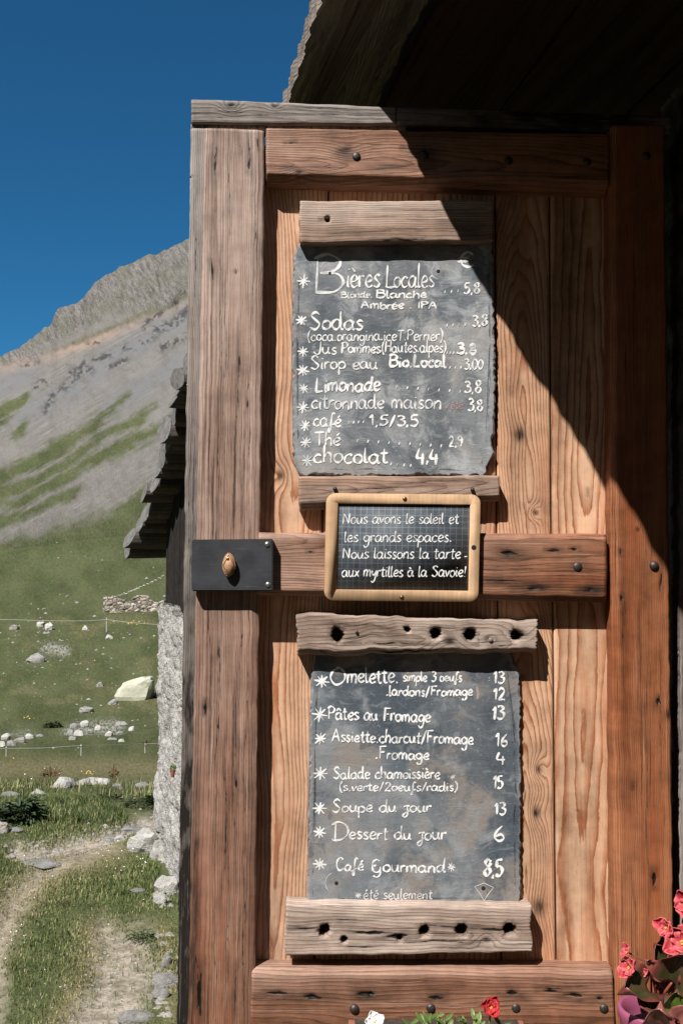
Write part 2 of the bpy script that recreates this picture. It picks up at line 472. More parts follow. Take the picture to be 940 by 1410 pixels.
# far block behind the door and the side wall the door hangs on
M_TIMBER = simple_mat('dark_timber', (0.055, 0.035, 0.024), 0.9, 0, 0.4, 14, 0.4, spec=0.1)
bm = bmesh.new()
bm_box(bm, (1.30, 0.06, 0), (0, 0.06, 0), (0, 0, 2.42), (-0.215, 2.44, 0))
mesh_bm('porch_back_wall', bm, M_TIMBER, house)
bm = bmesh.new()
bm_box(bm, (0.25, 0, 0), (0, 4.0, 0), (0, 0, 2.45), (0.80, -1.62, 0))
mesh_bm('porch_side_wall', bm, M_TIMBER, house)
# door jamb, far right; its upper part coloured dark to deepen the roof shade
wood('door_jamb', [(933, 120), (985, 120), (1000, 1900), (936, 1900)], 0.0, 0.09, 'v', house, M_GREYW, res=0.006, seed=31, grey=(0.0, 0.0, 1.0, 1.0), edge=0.004, stains_and_shade=[(960, 200, 0.12, 0.75, 1.0)])

# ---- stone gable wall to the left, seen at a raking angle
GA = Vector((0.02, 2.60, 0)); GB = Vector((-0.955, 5.22, 0))
gdir = (GB - GA).normalized(); glen = (GB - GA).length; gn = Vector((-gdir.y, gdir.x, 0))
if gn.x > 0: gn = -gn
ROOF_LO = at(183, 754, 5.55); ROOF_HI = at(258, 512, 4.1)
rdir = (ROOF_LO - ROOF_HI)
def roof_z(y): return ROOF_HI.z + (ROOF_LO.z - ROOF_HI.z) * (y - ROOF_HI.y) / (ROOF_LO.y - ROOF_HI.y)
nu, nv = 230, 260
s, t = np.meshgrid(np.linspace(0, 1, nu), np.linspace(0, 1, nv))
yy = GA.y + (GB.y - GA.y) * s
topz = 1.275 + 0.07 * fbm(s * 9, 0 * s, 51, 4) - 0.02 * s
zz = -0.3 + (topz + 0.3) * t
hx = s * glen
cell = np.zeros_like(hx) + 9
cid = np.zeros_like(hx)
rng = np.random.RandomState(5)
for k in range(330):
    cxk, czk = rng.rand() * glen, -0.3 + rng.rand() * 2.8
    dd = np.sqrt(((hx - cxk) / 1.5) ** 2 + (zz - czk) ** 2)
    m = dd < cell
    cell = np.where(m, dd, cell); cid = np.where(m, k, cid)
hgt = -0.13 * np.clip(cell, 0, 0.1) + 0.010 * fbm(hx * 9, zz * 9, 3, 4) + 0.010 * fbm(hx * 40, zz * 40, 8, 3) + 0.006 * np.sin(cid * 12.7)
endw = sstep(0.93, 1.0, s) * 0.03 * fbm(zz * 6, 0 * zz, 77, 3)
P = np.array(GA)[None, None] + np.array(gdir) * (hx + endw)[..., None] + np.array(gn) * hgt[..., None]
P[..., 2] = zz
idx = np.arange(nu * nv).reshape(nv, nu)
fq = np.stack([idx[:-1, :-1], idx[:-1, 1:], idx[1:, 1:], idx[1:, :-1]], -1).reshape(-1, 4)
per = np.concatenate([idx[0, :], idx[1:, -1], idx[-1, -2::-1], idx[-2:0:-1, 0]])
V = P.reshape(-1, 3); V2 = V[per] - np.array(gn) * 0.45
n0 = len(V); n1 = len(per); k = np.arange(n1); k2 = (k + 1) % n1
fs = np.stack([per[k], per[k2], n0 + k2, n0 + k], -1)
t_ = NT('rough_stone_wall')
o_ = t_.objco()
vd = t_.voro(t_.vadd(o_, t_.mul(t_.noise(o_, 14, 3, color=True), (0.05, 0.05, 0.05))), 16, 'DISTANCE_TO_EDGE', 'Distance')
n1_ = t_.noise(o_, 30, 6, 0.65); n2_ = t_.noise(o_, 5, 3); n3_ = t_.noise(o_, 120, 4, 0.7)
col = t_.ramp(t_.math('ADD', t_.math('MULTIPLY', n1_, 0.6), t_.math('MULTIPLY', n2_, 0.4)), [(0.30, (0.34, 0.325, 0.305)), (0.48, (0.58, 0.56, 0.535)), (0.7, (0.72, 0.70, 0.67))])
col = t_.mix(t_.smooth(n3_, 0.62, 0.72), col, (0.16, 0.15, 0.14))
col = t_.mix(t_.math('MULTIPLY', t_.smooth(vd, 0.06, 0.0), 0.75), col, (0.20, 0.185, 0.17))
hh = t_.math('ADD', t_.math('MULTIPLY', n1_, 1.0), t_.math('MULTIPLY', n3_, 0.6))
t_.set(Base_Color=col, Roughness=0.95, Normal=t_.bump(hh, 1.0, 0.02)); t_.b.inputs['Specular IOR Level'].default_value = 0.15
mesh_np('stone_wall', np.concatenate([V, V2]), [fq, fs], t_.m, house, True)

bm = bmesh.new()  # dark boards added in place of stone in the log eave's shadow
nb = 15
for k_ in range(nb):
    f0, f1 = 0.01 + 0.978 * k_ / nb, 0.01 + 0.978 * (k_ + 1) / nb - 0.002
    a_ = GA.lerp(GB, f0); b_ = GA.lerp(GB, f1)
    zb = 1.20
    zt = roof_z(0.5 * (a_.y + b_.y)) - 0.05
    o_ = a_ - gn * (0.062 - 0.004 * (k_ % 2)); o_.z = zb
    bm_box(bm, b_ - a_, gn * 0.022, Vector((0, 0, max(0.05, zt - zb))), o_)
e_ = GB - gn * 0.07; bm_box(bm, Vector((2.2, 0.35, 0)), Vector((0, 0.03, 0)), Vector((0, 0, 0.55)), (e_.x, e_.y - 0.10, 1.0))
mesh_bm('eave_shade_boards', bm, simple_mat('eave_shade_black', (0.028, 0.024, 0.022), 0.9, 0, 0.4, 22, 0.5, spec=0.1), house)

# roof logs whose ends stick out over the wall
NLOG = 15
M_LOGEND = simple_mat('log_end_grain', (0.165, 0.158, 0.155), 0.9, 0, 0.35, 40, 0.5, spec=0.1)
for i in range(NLOG):
    f = (i - 0.6) / (NLOG - 1.6)
    c = ROOF_HI.lerp(ROOF_LO, f)
    rr = [0.050, 0.054, 0.064, 0.058, 0.070, 0.054, 0.060, 0.052, 0.057, 0.050, 0.058, 0.048, 0.052, 0.055, 0.047][i]
    tip = c + Vector((random.uniform(-0.035, 0.025), 0, random.uniform(-0.016, 0.016)))
    ax = Vector((1.0, 0.25 + random.uniform(-0.12, 0.12), random.uniform(-0.03, 0.05))).normalized()
    n = 20; m = 14
    ncut = Vector((-0.9, -0.42 + random.uniform(-.25, .15), 0.25 + random.uniform(-0.4, 0.3))).normalized()
    q = ax.to_track_quat('Z', 'Y')
    vs = []; ring = []; gc = []
    for j in range(m + 1):
        l = 1.1 * (j / m) ** 1.5
        for k_ in range(n):
            an = 2 * math.pi * k_ / n
            r_ = rr * (1 + 0.13 * math.sin(2 * an + i * 1.7) + 0.05 * math.sin(5 * an + 2 * i)) * (1 - 0.06 * math.exp(-l * 20))
            p = q @ Vector((math.cos(an) * r_, math.sin(an) * r_, 0))
            sh = -(p.dot(ncut)) / max(0.35, ax.dot(-ncut)) * -1.0
            sh = max(-0.09, min(0.09, sh))
            vs.append(tip + ax * (l + (sh if j < m else 0) * max(0, 1 - l * 2)) + p)
            ring.append(an * 3.0); gc.append((an * 0.05 + i, l, 0))
    fcs = []
    for j in range(m):
        for k_ in range(n):
            a0 = j * n + k_; a1 = j * n + (k_ + 1) % n
            fcs.append((a0, a1, a1 + n, a0 + n))
    V = np.array([tuple(v) for v in vs])
    N = len(V)
    lg = mesh_np('roof_log', V, np.array(fcs), M_LOG, house, True, dict(gc=np.array(gc), ring=np.array(ring), dark=np.zeros(N), grey=np.full(N, 0.75)))
    capv = np.concatenate([V[:n] + np.array(ncut) * 0.0012, V[:n].mean(0)[None] + np.array(ncut) * 0.004])
    mesh_np('log_end', capv, np.array([[k_, n, (k_ + 1) % n] for k_ in range(n)]), M_LOGEND, lg, True)
bm = bmesh.new()
nr = Vector((0, -(ROOF_LO.z - ROOF_HI.z), (ROOF_LO.y - ROOF_HI.y))).normalized()
oo = ROOF_HI.lerp(ROOF_LO, -0.35) + Vector((0.085, 0.02, 0)) + nr * 0.045
bm_box(bm, (1.2, 0.2, 0), (ROOF_LO - ROOF_HI) * 1.32, nr * 0.03, oo)
mesh_bm('log_roof_deck', bm, M_ROOFTOP, house)

# =================================================================== THE DOOR
door = empty('wooden_door', D(590, 1775, 0.0), 'big open wooden plank door with bolted rails, carrying two slate menus and a black lock plate', 'door')
FR = 0.042   # frame relief over the panels

# panel boards
wood('panel_board', [(352, 200), (452, 200), (442, 780), (346, 780)], 0.0, 0.02, 'v', door, M_PANEL, mode='f', dens=150, u0=0.012, c0=0.012, taper=0.05, wob=1.6, seed=11, res=0.004, grey=(0.15, 0.05), knots=[(387, 655, 0.012, 2.0)])
wood('panel_board', [(454, 200), (680, 200), (683, 780), (444, 780)], -0.001, 0.02, 'v', door, M_PANEL, mode='f', dens=110, u0=0.02, seed=12, res=0.006, grey=(0.1, 0.05))
wood('panel_board', [(682, 200), (755, 200), (758, 780), (685, 780)], 0.0, 0.02, 'v', door, M_PANEL, mode='f', dens=165, u0=0.008, c0=-0.02, taper=0.075, wob=2.4, seed=13, res=0.003, knots=[(736, 706, 0.008, 3.5), (715, 600, 0.02, 1.6)], grey=(0.0, 0.1))
wood('panel_board', [(757, 200), (842, 200), (846, 780), (760, 780)], 0.001, 0.02, 'v', door, M_PANEL, mode='f', dens=75, u0=0.012, c0=0.004, taper=0.05, wob=1.0, seed=14, res=0.003, cracks=[(806, 678, 0.02, 0.0016)], grey=(0.0, 0.08), greyn=0.15)
wood('panel_board', [(346, 780), (442, 780), (430, 1420), (338, 1420)], 0.0, 0.02, 'v', door, M_PANEL, mode='f', dens=160, u0=-0.012, c0=0.02, taper=0.03, wob=1.6, seed=15, res=0.004, grey=(0.05, 0.3), stains_and_shade=[(375, 1290, 0.02, 0.12, 0.35)])
wood('panel_board', [(444, 780), (683, 780), (690, 1420), (432, 1420)], -0.001, 0.02, 'v', door, M_PANEL, mode='f', dens=110, u0=0.02, seed=16, res=0.006)
wood('panel_board', [(685, 780), (759.5, 780), (765.5, 1420), (692, 1420)], 0.0, 0.02, 'v', door, M_PANEL, mode='f', dens=185, u0=0.008, c0=-0.012, taper=0.11, wob=3.2, seed=17, res=0.003, knots=[(741, 1060, 0.011, 3.2), (738, 1120, 0.014, 2.4), (742, 1250, 0.02, 2.0)], greyn=0.1)
wood('panel_board', [(761.5, 780), (846, 780), (852, 1420), (767.5, 1420)], 0.001, 0.02, 'v', door, M_PANEL, mode='f', dens=55, u0=-0.006, c0=0.003, taper=0.06, wob=1.1, seed=18, res=0.003, cracks=[(797, 1117, 0.008, 0.0018)], greyn=0.12)

# frame members
wood('left_stile', [(281, 176), (364, 178), (346, 1775), (252, 1775)], FR, 0.045, 'v', door, M_STILE, dens=240, warp=0.003, seed=21, res=0.003, rough=0.0009,
     grey=(1.15, 1.1, -0.25, -0.35), greyn=0.3, edge=0.0015, cham=(0.004, 0.014, 0.003, 0.003), chamd=(0.003, 0.006, 0.002, 0.002),
     cracks=[(296, 205, 0.09, 0.0016), (297, 228, 0.05, 0.0032), (329, 198, 0.05, 0.0014), (341, 205, 0.07, 0.0020), (341, 226, 0.05, 0.0030), (357, 200, 0.03, 0.0014),
             (293, 372, 0.05, 0.0034), (294, 300, 0.16, 0.0009), (310, 520, 0.5, 0.0007), (335, 640, 0.4, 0.0007), (285, 975, 0.04, 0.0034), (300, 1000, 0.6, 0.0008), (324, 1085, 0.4, 0.0011), (325, 1080, 0.03, 0.0024),
             (276, 1370, 0.12, 0.0040), (272, 1330, 0.3, 0.0016), (322, 1365, 0.12, 0.0018), (328, 500, 0.06, 0.0022), (327, 540, 0.3, 0.0012), (300, 900, 0.3, 0.0008), (338, 1000, 0.8, 0.0008), (314, 1250, 0.5, 0.001), (305, 430, 0.3, 0.0010), (349, 330, 0.35, 0.0011), (318, 250, 0.25, 0.0009), (300, 620, 0.25, 0.0012), (343, 560, 0.4, 0.0009), (290, 860, 0.5, 0.0011), (332, 880, 0.3, 0.0010), (308, 1130, 0.35, 0.0014), (297, 1340, 0.3, 0.0012), (336, 1300, 0.4, 0.0011)],
     knots=[(324, 375, 0.006, 1.5)],
     stains_and_shade=[(295, 215, 0.008, 0.06, 0.45), (293, 372, 0.007, 0.06, 0.4), (277, 1385, 0.013, 0.08, 0.55), (322, 1368, 0.006, 0.05, 0.5), (341, 215, 0.005, 0.05, 0.4), (266, 1300, 0.010, 0.5, 0.75), (325, 1085, 0.004, 0.2, 0.4), (327, 530, 0.004, 0.12, 0.45), (301, 700, 0.003, 0.3, 0.35)],
     label='left stile, grey pink at the top and red brown below')
wood('right_stile', [(838, 172), (914, 172), (932, 1775), (850, 1775)], FR, 0.045, 'v', door, M_RSTILE, dens=260, warp=0.004, seed=22, res=0.003, rough=0.0008, grey=(0.0, 0.0), greyn=0.25, edge=0.002,
     cham=(0.010, 0.004, 0.003, 0.003), chamd=(0.010, 0.003, 0.002, 0.002),
     cracks=[(856, 762, 0.02, 0.0026), (858, 824, 0.03, 0.0024), (858, 880, 0.22, 0.0011), (909, 800, 0.05, 0.0026), (904, 965, 0.03, 0.0034), (871, 1083, 0.02, 0.0018), (900, 1210, 0.05, 0.0040), (909, 1000, 0.3, 0.0009), (890, 1130, 0.4, 0.0007), (873, 1300, 0.25, 0.0007), (880, 900, 0.2, 0.0006)],
     knots=[(920, 985, 0.012, 2.5), (878, 730, 0.006, 1.0)],
     stains_and_shade=[(858, 850, 0.006, 0.08, 0.45), (909, 790, 0.006, 0.05, 0.5)],
     label='right stile, red brown varnished wood half under the roof shadow')
BOLT_ST = lambda x, y: (x, y, 0.012, 0.03, 0.55)
wood('rail', [(366, 176), (838, 184), (838, 262), (366, 249)], FR, 0.045, 'h', door, M_RAIL, dens=190, mode='f', u0=0.02, c0=0.02, taper=0.03, wob=1.5, seed=23, res=0.003, rough=0.0012, grey=(1.0, 0.15, 0.0, 0.8), greyn=0.4, edge=0.0018,
     cham=(0.003, 0.003, 0.003, 0.016), chamd=(0.002, 0.002, 0.002, 0.016),
     cracks=[(400, 197, 0.03, 0.0018), (392, 232, 0.022, 0.0022), (450, 231, 0.045, 0.0018), (556, 204, 0.02, 0.002), (470, 222, 0.15, 0.0007)],
     knots=[(478, 208, 0.016, 2.5), (412, 239, 0.010, 2.0)], stains_and_shade=[(477, 208, 0.020, 0.022, 0.95), (530, 231, 0.008, 0.05, 0.7), (450, 232, 0.006, 0.03, 0.6), (585, 214, 0.018, 0.025, 0.8), (400, 233, 0.006, 0.02, 0.6)],
     label='top rail')
wood('rail', [(356, 733), (837, 735), (836, 830), (352, 820)], FR + 0.004, 0.05, 'h', door, M_RAIL, dens=210, mode='f', u0=-0.03, c0=0.03, taper=0.015, wob=1.6, seed=24, res=0.003, rough=0.0012, grey=(1.1, 0.05, -0.1, 0.9), greyn=0.35, edge=0.0012,
     cham=(0.003, 0.006, 0.010, 0.012), chamd=(0.002, 0.006, 0.007, 0.010),
     cracks=[(427, 763, 0.02, 0.0018), (700, 760, 0.05, 0.0045), (762, 755, 0.045, 0.003), (790, 757, 0.03, 0.003), (733, 806, 0.04, 0.0035), (812, 809, 0.03, 0.003), (410, 803, 0.08, 0.0012), (690, 795, 0.12, 0.0018), (740, 783, 0.3, 0.0007)],
     stains_and_shade=[(703, 762, 0.016, 0.04, 0.9), (733, 806, 0.012, 0.05, 0.85), (812, 810, 0.010, 0.04, 0.85), (680, 800, 0.010, 0.07, 0.7), (794, 781, 0.018, 0.022, 0.5), (770, 822, 0.008, 0.12, 0.6), (680, 770, 0.005, 0.05, 0.6)],
     label='middle rail')
wood('rail', [(347, 1333), (843, 1335), (848, 1455), (343, 1455)], FR, 0.045, 'h', door, M_RAIL, dens=180, mode='f', u0=0.02, c0=0.03, taper=0.02, wob=1.8, seed=25, res=0.003, rough=0.0016, grey=(0.95, 0.85, -0.5, -0.5), greyn=0.3, edge=0.0012,
     cham=(0.003, 0.003, 0.012, 0.004), chamd=(0.002, 0.002, 0.008, 0.003),
     cracks=[(385, 1366, 0.07, 0.0035), (430, 1372, 0.05, 0.004), (500, 1370, 0.06, 0.004), (510, 1370, 0.02, 0.005), (600, 1371, 0.04, 0.004), (705, 1370, 0.03, 0.005), (755, 1366, 0.06, 0.003), (790, 1372, 0.05, 0.004), (825, 1374, 0.02, 0.004), (450, 1374, 0.3, 0.001), (650, 1385, 0.4, 0.0008), (770, 1362, 0.1, 0.0012)],
     stains_and_shade=[(440, 1373, 0.010, 0.14, 0.55), (505, 1374, 0.012, 0.04, 0.7), (600, 1374, 0.016, 0.03, 0.7), (710, 1374, 0.014, 0.03, 0.75), (800, 1376, 0.012, 0.07, 0.6), (600, 1420, 0.03, 0.35, 0.5), (400, 1412, 0.02, 0.12, 0.5), (820, 1410, 0.02, 0.1, 0.5)],
     label='bottom rail, grey on top with black splits')
# grey back frame showing past the front frame at the top and on the left
wood('back_frame', [(263, 136), (545, 147), (545, 171), (263, 169)], FR - 0.004, 0.05, 'h', door, M_GREYW, dens=150, mode='f', u0=0.01, c0=0.02, taper=0.02, seed=26, res=0.003, grey=(0.9, 0.9), edge=0.0012,
     knots=[(318, 145, 0.009, 3.0), (378, 146, 0.006, 1.5)], cracks=[(340, 156, 0.25, 0.0008), (480, 160, 0.2, 0.0008), (300, 160, 0.12, 0.0012), (430, 152, 0.16, 0.0010)], label='grey top plank')
wood('back_frame', [(545.5, 147), (925, 160), (925, 184), (545.5, 171)], FR - 0.005, 0.05, 'h', door, M_GREYW, dens=150, mode='f', u0=0.01, c0=0.02, taper=0.02, seed=36, res=0.006, grey=(0.7, 0.0, 0.0, 0.7), stains_and_shade=[(780, 165, 0.08, 0.25, 1.0)])  # right end coloured dark to deepen the shade under the roof
wood('back_frame', [(263, 169), (366, 168), (366, 179), (262, 179)], FR - 0.012, 0.03, 'v', door, M_GREYW, dens=300, seed=27, res=0.003, grey=(0.9, 0.9), edge=0.001, cracks=[(x, 174, 0.012, 0.001) for x in range(275, 365, 9)])
wood('back_frame', [(367, 169.5), (560, 172), (560, 186), (367, 182)], FR - 0.014, 0.03, 'v', door, M_GREYW, dens=200, seed=37, res=0.003, grey=(0.9, 0.9), cracks=[(x, 176, 0.012, 0.001) for x in range(375, 555, 13)])
wood('back_frame', [(262.5, 176), (288, 176), (262, 1775), (238, 1775)], FR - 0.010, 0.035, 'v', door, M_GREYW, dens=260, seed=28, res=0.004, grey=(0.95, 0.1), edge=0.002, warp=0.006,
     stains_and_shade=[(250, 1500, 0.06, 0.85, 1.5), (262, 700, 0.004, 0.1, 0.5)], cracks=[(264, 243, 0.006, 0.005), (270, 350, 0.3, 0.001), (262, 700, 0.4, 0.0012), (256, 1000, 0.4, 0.001)], label='grey weathered outer edge strip')
# back planks so that the leaf is closed behind
bm = bmesh.new()
for x0, x1 in ((0.0, 0.22), (0.222, 0.44), (0.442, 0.66), (0.662, 0.89)):
    p = D(262, 1772, -0.022); bm_box(bm, DOOR_U * (x1 - x0), Vector((0, 0, 2.13)), -DOOR_N * 0.02, p + DOOR_U * (x0 + 0.01))
mesh_bm('back_boarding', bm, M_TIMBER, door)
# lower panel of the door, below the picture
wood('lower_panel', [(344, 1455), (850, 1455), (852, 1700), (340, 1700)], 0.0, 0.02, 'v', door, M_PANEL, mode='f', dens=100, seed=19, res=0.01)
wood('rail', [(342, 1700), (852, 1700), (854, 1775), (340, 1775)], FR, 0.045, 'h', door, M_RAIL, dens=180, seed=29, res=0.008, label='foot rail')

# bolts
rw0 = random.Random(4)
M_IRON = simple_mat('dark_iron', (0.075, 0.065, 0.062), 0.5, 0.7, 0.4, 300, 0.4, dist=0.0005)
def dome(name, px, py, off, r, parent, mat, flat=0.6):
    bm = bmesh.new()
    bmesh.ops.create_uvsphere(bm, u_segments=16, v_segments=8, radius=r)
    c = D(px, py, off)
    q = DOOR_N.to_track_quat('Z', 'Y')
    for v in bm.verts: v.co = q @ Vector((v.co.x, v.co.y, v.co.z * flat)) + c
    return mesh_bm(name, bm, mat, parent, True)
for x, y in ((491, 216), (584, 214), (699, 222), (808, 224), (794, 780), (488, 1389), (592, 1389), (710, 1389), (830, 1388), (899, 779), (889, 215)):
    dome('bolt', x + rw0.uniform(-1, 1), y + rw0.uniform(-1, 1), FR + (0.004 if 700 < y < 800 and x < 830 else 0.0), rw0.uniform(0.0072, 0.0092), door, M_IRON, rw0.uniform(0.4, 0.7))

# lock plate
t_ = NT('black_painted_steel'); o_ = t_.objco()
n1_ = t_.noise(o_, 25, 5, 0.6); n2_ = t_.noise(t_.mul(o_, (40, 40, 200)), 1.0, 4); n3_ = t_.noise(o_, 260, 3)
col = t_.mix(t_.smooth(n1_, 0.3, 0.7), (0.026, 0.028, 0.033), (0.042, 0.045, 0.052))
col = t_.mix(t_.math('MULTIPLY', t_.smooth(n3_, 0.70, 0.76), 0.35), col, (0.2, 0.2, 0.2))
sc_ = t_.n.new('ShaderNodeMapping'); sc_.inputs['Rotation'].default_value = (0, 0.5, 0); sc_.inputs['Scale'].default_value = (14, 14, 420); t_.put(sc_.inputs[0], o_)
scr = t_.noise(sc_.outputs[0], 1.0, 2, 0.5)
col = t_.mix(t_.math('MULTIPLY', t_.smooth(scr, 0.68, 0.74), 0.5), col, (0.12, 0.12, 0.125))
col = t_.mix(t_.math('MULTIPLY', t_.smooth(t_.noise(o_, 60, 5, 0.7), 0.60, 0.72), 0.5), col, (0.07, 0.045, 0.035))
t_.set(Base_Color=col, Roughness=t_.math('MULTIPLY_ADD', n2_, 0.25, 0.38), Normal=t_.bump(n1_, 0.2, 0.003))
def quad_prism(name, pts, off, thick, mat, parent, bev=0.0015, seg=2, smooth=False, depth_pts=None):
    bm = bmesh.new()
    fr = [bm.verts.new(D(x, y, off)) for x, y in pts]
    f = bm.faces.new(fr)
    ex = bmesh.ops.extrude_face_region(bm, geom=[f])
    bmesh.ops.translate(bm, verts=[v for v in ex['geom'] if isinstance(v, bmesh.types.BMVert)], vec=-DOOR_N * thick)
    bmesh.ops.recalc_face_normals(bm, faces=bm.faces)
    if bev: bmesh.ops.bevel(bm, geom=list(bm.edges), offset=bev, segments=seg, affect='EDGES')
    return mesh_bm(name, bm, mat, parent, smooth)
LK = FR + 0.026
lock = quad_prism('lock_plate', [(264, 743), (376, 742), (376, 814), (264, 814)], LK, 0.026, t_.m, door, 0.002)
lock['label'] = 'black steel lock plate with a wooden turn knob'
M_BRIGHT = simple_mat('worn_steel', (0.5, 0.49, 0.47), 0.35, 0.9, 0.2, 200)
dome('bolt', 368, 749.5, LK, 0.0052, lock, M_BRIGHT); dome('bolt', 369, 805, LK, 0.0052, lock, M_BRIGHT)
M_KNOB = simple_mat('knob_wood', (0.42, 0.235, 0.13), 0.5, 0, 0.25, 120, 0.1)
kp = []
for i in range(28):
    a = 2 * math.pi * i / 28
    kp.append((315 + 9 * math.cos(a) + (1.0 if math.sin(a) > 0 else -0.3) * 0.6 * math.cos(a), 777.5 + 17 * math.sin(a) * (1 - 0.1 * abs(math.cos(a)))))
knob = quad_prism('knob', kp, LK + 0.014, 0.0136, M_KNOB, lock, 0.0025, 2, True)
dome('knob_screw', 313.5, 769, LK + 0.0142, 0.003, knob, simple_mat('brass', (0.55, 0.33, 0.12), 0.4, 0.9, 0.2, 200))
bm = bmesh.new()
dm = [(315, 764), (322, 778), (314.5, 790), (307, 779), (315, 764)]
for (x0, y0), (x1, y1) in zip(dm[:-1], dm[1:]):
    bm_tube(bm, [D(x0, y0, LK + 0.0141), D(x1, y1, LK + 0.0141)], 0.0006, 6)
mesh_bm('carved_line', bm, simple_mat('burnt_line', (0.06, 0.03, 0.02), 0.8), knob)

# battens holding the slates
wood('batten', [(412, 277), (680, 276), (679, 331), (414, 334)], 0.036, 0.034, 'h', door, M_BATTEN, dens=230, seed=41, res=0.002, warp=0.003, rough=0.0022, grey=(0.55, 0.35), greyn=0.5, edge=0.0025,
     holes=[(452, 301, 0.0042)], cracks=[(444, 301, 0.016, 0.002), (520, 318, 0.2, 0.0009), (600, 290, 0.2, 0.0008), (560, 330, 0.16, 0.002)], stains_and_shade=[(470, 322, 0.008, 0.06, 0.3), (640, 318, 0.02, 0.05, 0.3)], label='grey red batten half in the roof shadow above the upper menu')
wood('batten', [(411, 655), (688, 655), (687, 689), (412, 702)], 0.034, 0.032, 'h', door, M_BATTEN, dens=210, mode='f', u0=-0.01, c0=0.008, taper=0.05, wob=1.5, seed=42, res=0.002, rough=0.002, grey=(0.5, 0.7), greyn=0.45, edge=0.002,
     cham=(0.004, 0.003, 0.004, 0.012), chamd=(0.004, 0.002, 0.003, 0.010), stains_and_shade=[(470, 690, 0.012, 0.09, 0.45), (440, 668, 0.006, 0.05, 0.3)], cracks=[(520, 672, 0.2, 0.001), (590, 665, 0.15, 0.001)], label='swirl grained batten behind the small framed slate')
wood('batten', [(410, 844), (738, 856), (738, 898), (408, 903)], 0.046, 0.044, 'h', door, M_BATTEN, dens=170, mode='f', u0=0.01, c0=0.015, taper=0.03, wob=2.2, seed=43, res=0.0018, rough=0.0035, grey=(0.95, 0.9), greyn=0.3, edge=0.006,
     cham=(0.002, 0.002, 0.003, 0.010), chamd=(0.002, 0.002, 0.003, 0.009),
     holes=[(464, 871, 0.0105), (599, 873, 0.0095), (647, 875, 0.0105), (710, 878, 0.0105), (560, 866, 0.005)], knots=[(618, 885, 0.018, 3.0), (672, 882, 0.010, 2.5), (716, 878, 0.016, 3.0)],
     cracks=[(500, 874, 0.14, 0.0014), (540, 884, 0.22, 0.0016), (440, 892, 0.08, 0.0012), (670, 884, 0.1, 0.0014), (560, 896, 0.25, 0.0022), (620, 868, 0.08, 0.001), (690, 892, 0.06, 0.0016), (490, 860, 0.12, 0.0010)], stains_and_shade=[(640, 885, 0.014, 0.06, 0.3), (600, 900, 0.008, 0.2, 0.5)], label='gnarled grey batten with peg holes above the lower menu')
wood('batten', [(393, 1246), (732, 1249), (731, 1311), (393, 1317)], 0.046, 0.044, 'h', door, M_BATTEN, dens=170, mode='f', u0=0.012, c0=0.012, taper=0.04, wob=2.0, seed=44, res=0.0018, rough=0.004, grey=(0.85, 0.9), greyn=0.35, edge=0.003,
     cham=(0.002, 0.002, 0.004, 0.003), chamd=(0.002, 0.002, 0.003, 0.002),
     holes=[(447, 1282, 0.0095), (585, 1283, 0.009), (636, 1283, 0.0105), (702, 1282, 0.011), (474, 1294, 0.0055), (550, 1292, 0.005)],
     cracks=[(420, 1277, 0.08, 0.002), (510, 1284, 0.10, 0.0035), (545, 1288, 0.06, 0.0055), (500, 1300, 0.1, 0.0016), (600, 1298, 0.2, 0.0014), (620, 1275, 0.14, 0.0016), (680, 1283, 0.1, 0.0022), (470, 1268, 0.15, 0.001), (640, 1305, 0.12, 0.0012)],
     knots=[(668, 1296, 0.010, 2.5)], stains_and_shade=[(415, 1277, 0.006, 0.03, 0.6), (530, 1290, 0.010, 0.07, 0.45)], label='cracked grey batten with peg holes under the lower menu')
for x, y, o_f in ((461, 673, 0.034), (650, 674, 0.034)): dome('nail', x, y, o_f + 0.003, 0.004, door, M_IRON, 1.2)
dome('nail', 491, 870.5, 0.048, 0.0032, door, M_IRON); dome('nail', 675, 881, 0.047, 0.0045, door, M_GREYW)

# =================================================================== HANDWRITING
G = {}
def g(ch, w_, *st): G[ch] = (w_, st)
BOWL = [(.75, .8), (.45, 1.0), (.12, .72), (.08, .3), (.34, .0), (.62, .22), (.76, .85)]
g('a', .98, BOWL, [(.77, .95), (.75, .3), (.84, .03), (.98, .12)])
g('b', .85, [(.1, 1.95), (.08, 1), (.1, .05)], [(.1, .55), (.4, 1.0), (.76, .7), (.7, .22), (.4, 0), (.1, .1)])
g('c', .78, [(.68, .82), (.45, 1.0), (.13, .72), (.1, .28), (.36, .0), (.72, .16)])
g('d', .98, BOWL, [(.78, 1.95), (.75, .8), (.76, .2), (.86, .02), (.98, .1)])
g('e', .82, [(.12, .45), (.5, .52), (.7, .75), (.45, 1.02), (.14, .7), (.12, .28), (.38, 0), (.76, .18)])
g('f', .72, [(.72, 1.65), (.52, 1.9), (.36, 1.5), (.3, .5), (.22, -.7), (.04, -.55), (.3, .1), (.72, .35)])
g('g', .9, [(.75, .8), (.42, 1.0), (.1, .7), (.12, .3), (.4, .05), (.7, .4), (.78, .95)], [(.78, .95), (.76, 0), (.62, -.72), (.3, -.85), (.12, -.55)])
g('h', .85, [(.12, 1.95), (.1, .9), (.1, 0)], [(.1, .55), (.4, 1.0), (.66, .78), (.68, .1), (.76, 0)])
g('i', .4, [(.18, 1), (.16, .25), (.3, .02)], [(.2, 1.45), (.23, 1.56)])
g('j', .72, [(.1, .85), (.4, 1.0), (.75, .98)], [(.5, .98), (.5, -.4), (.25, -.85), (.04, -.5), (.4, -.05), (.7, .2)])
g('l', .42, [(.15, 1.95), (.13, .35), (.24, .02), (.4, .12)])
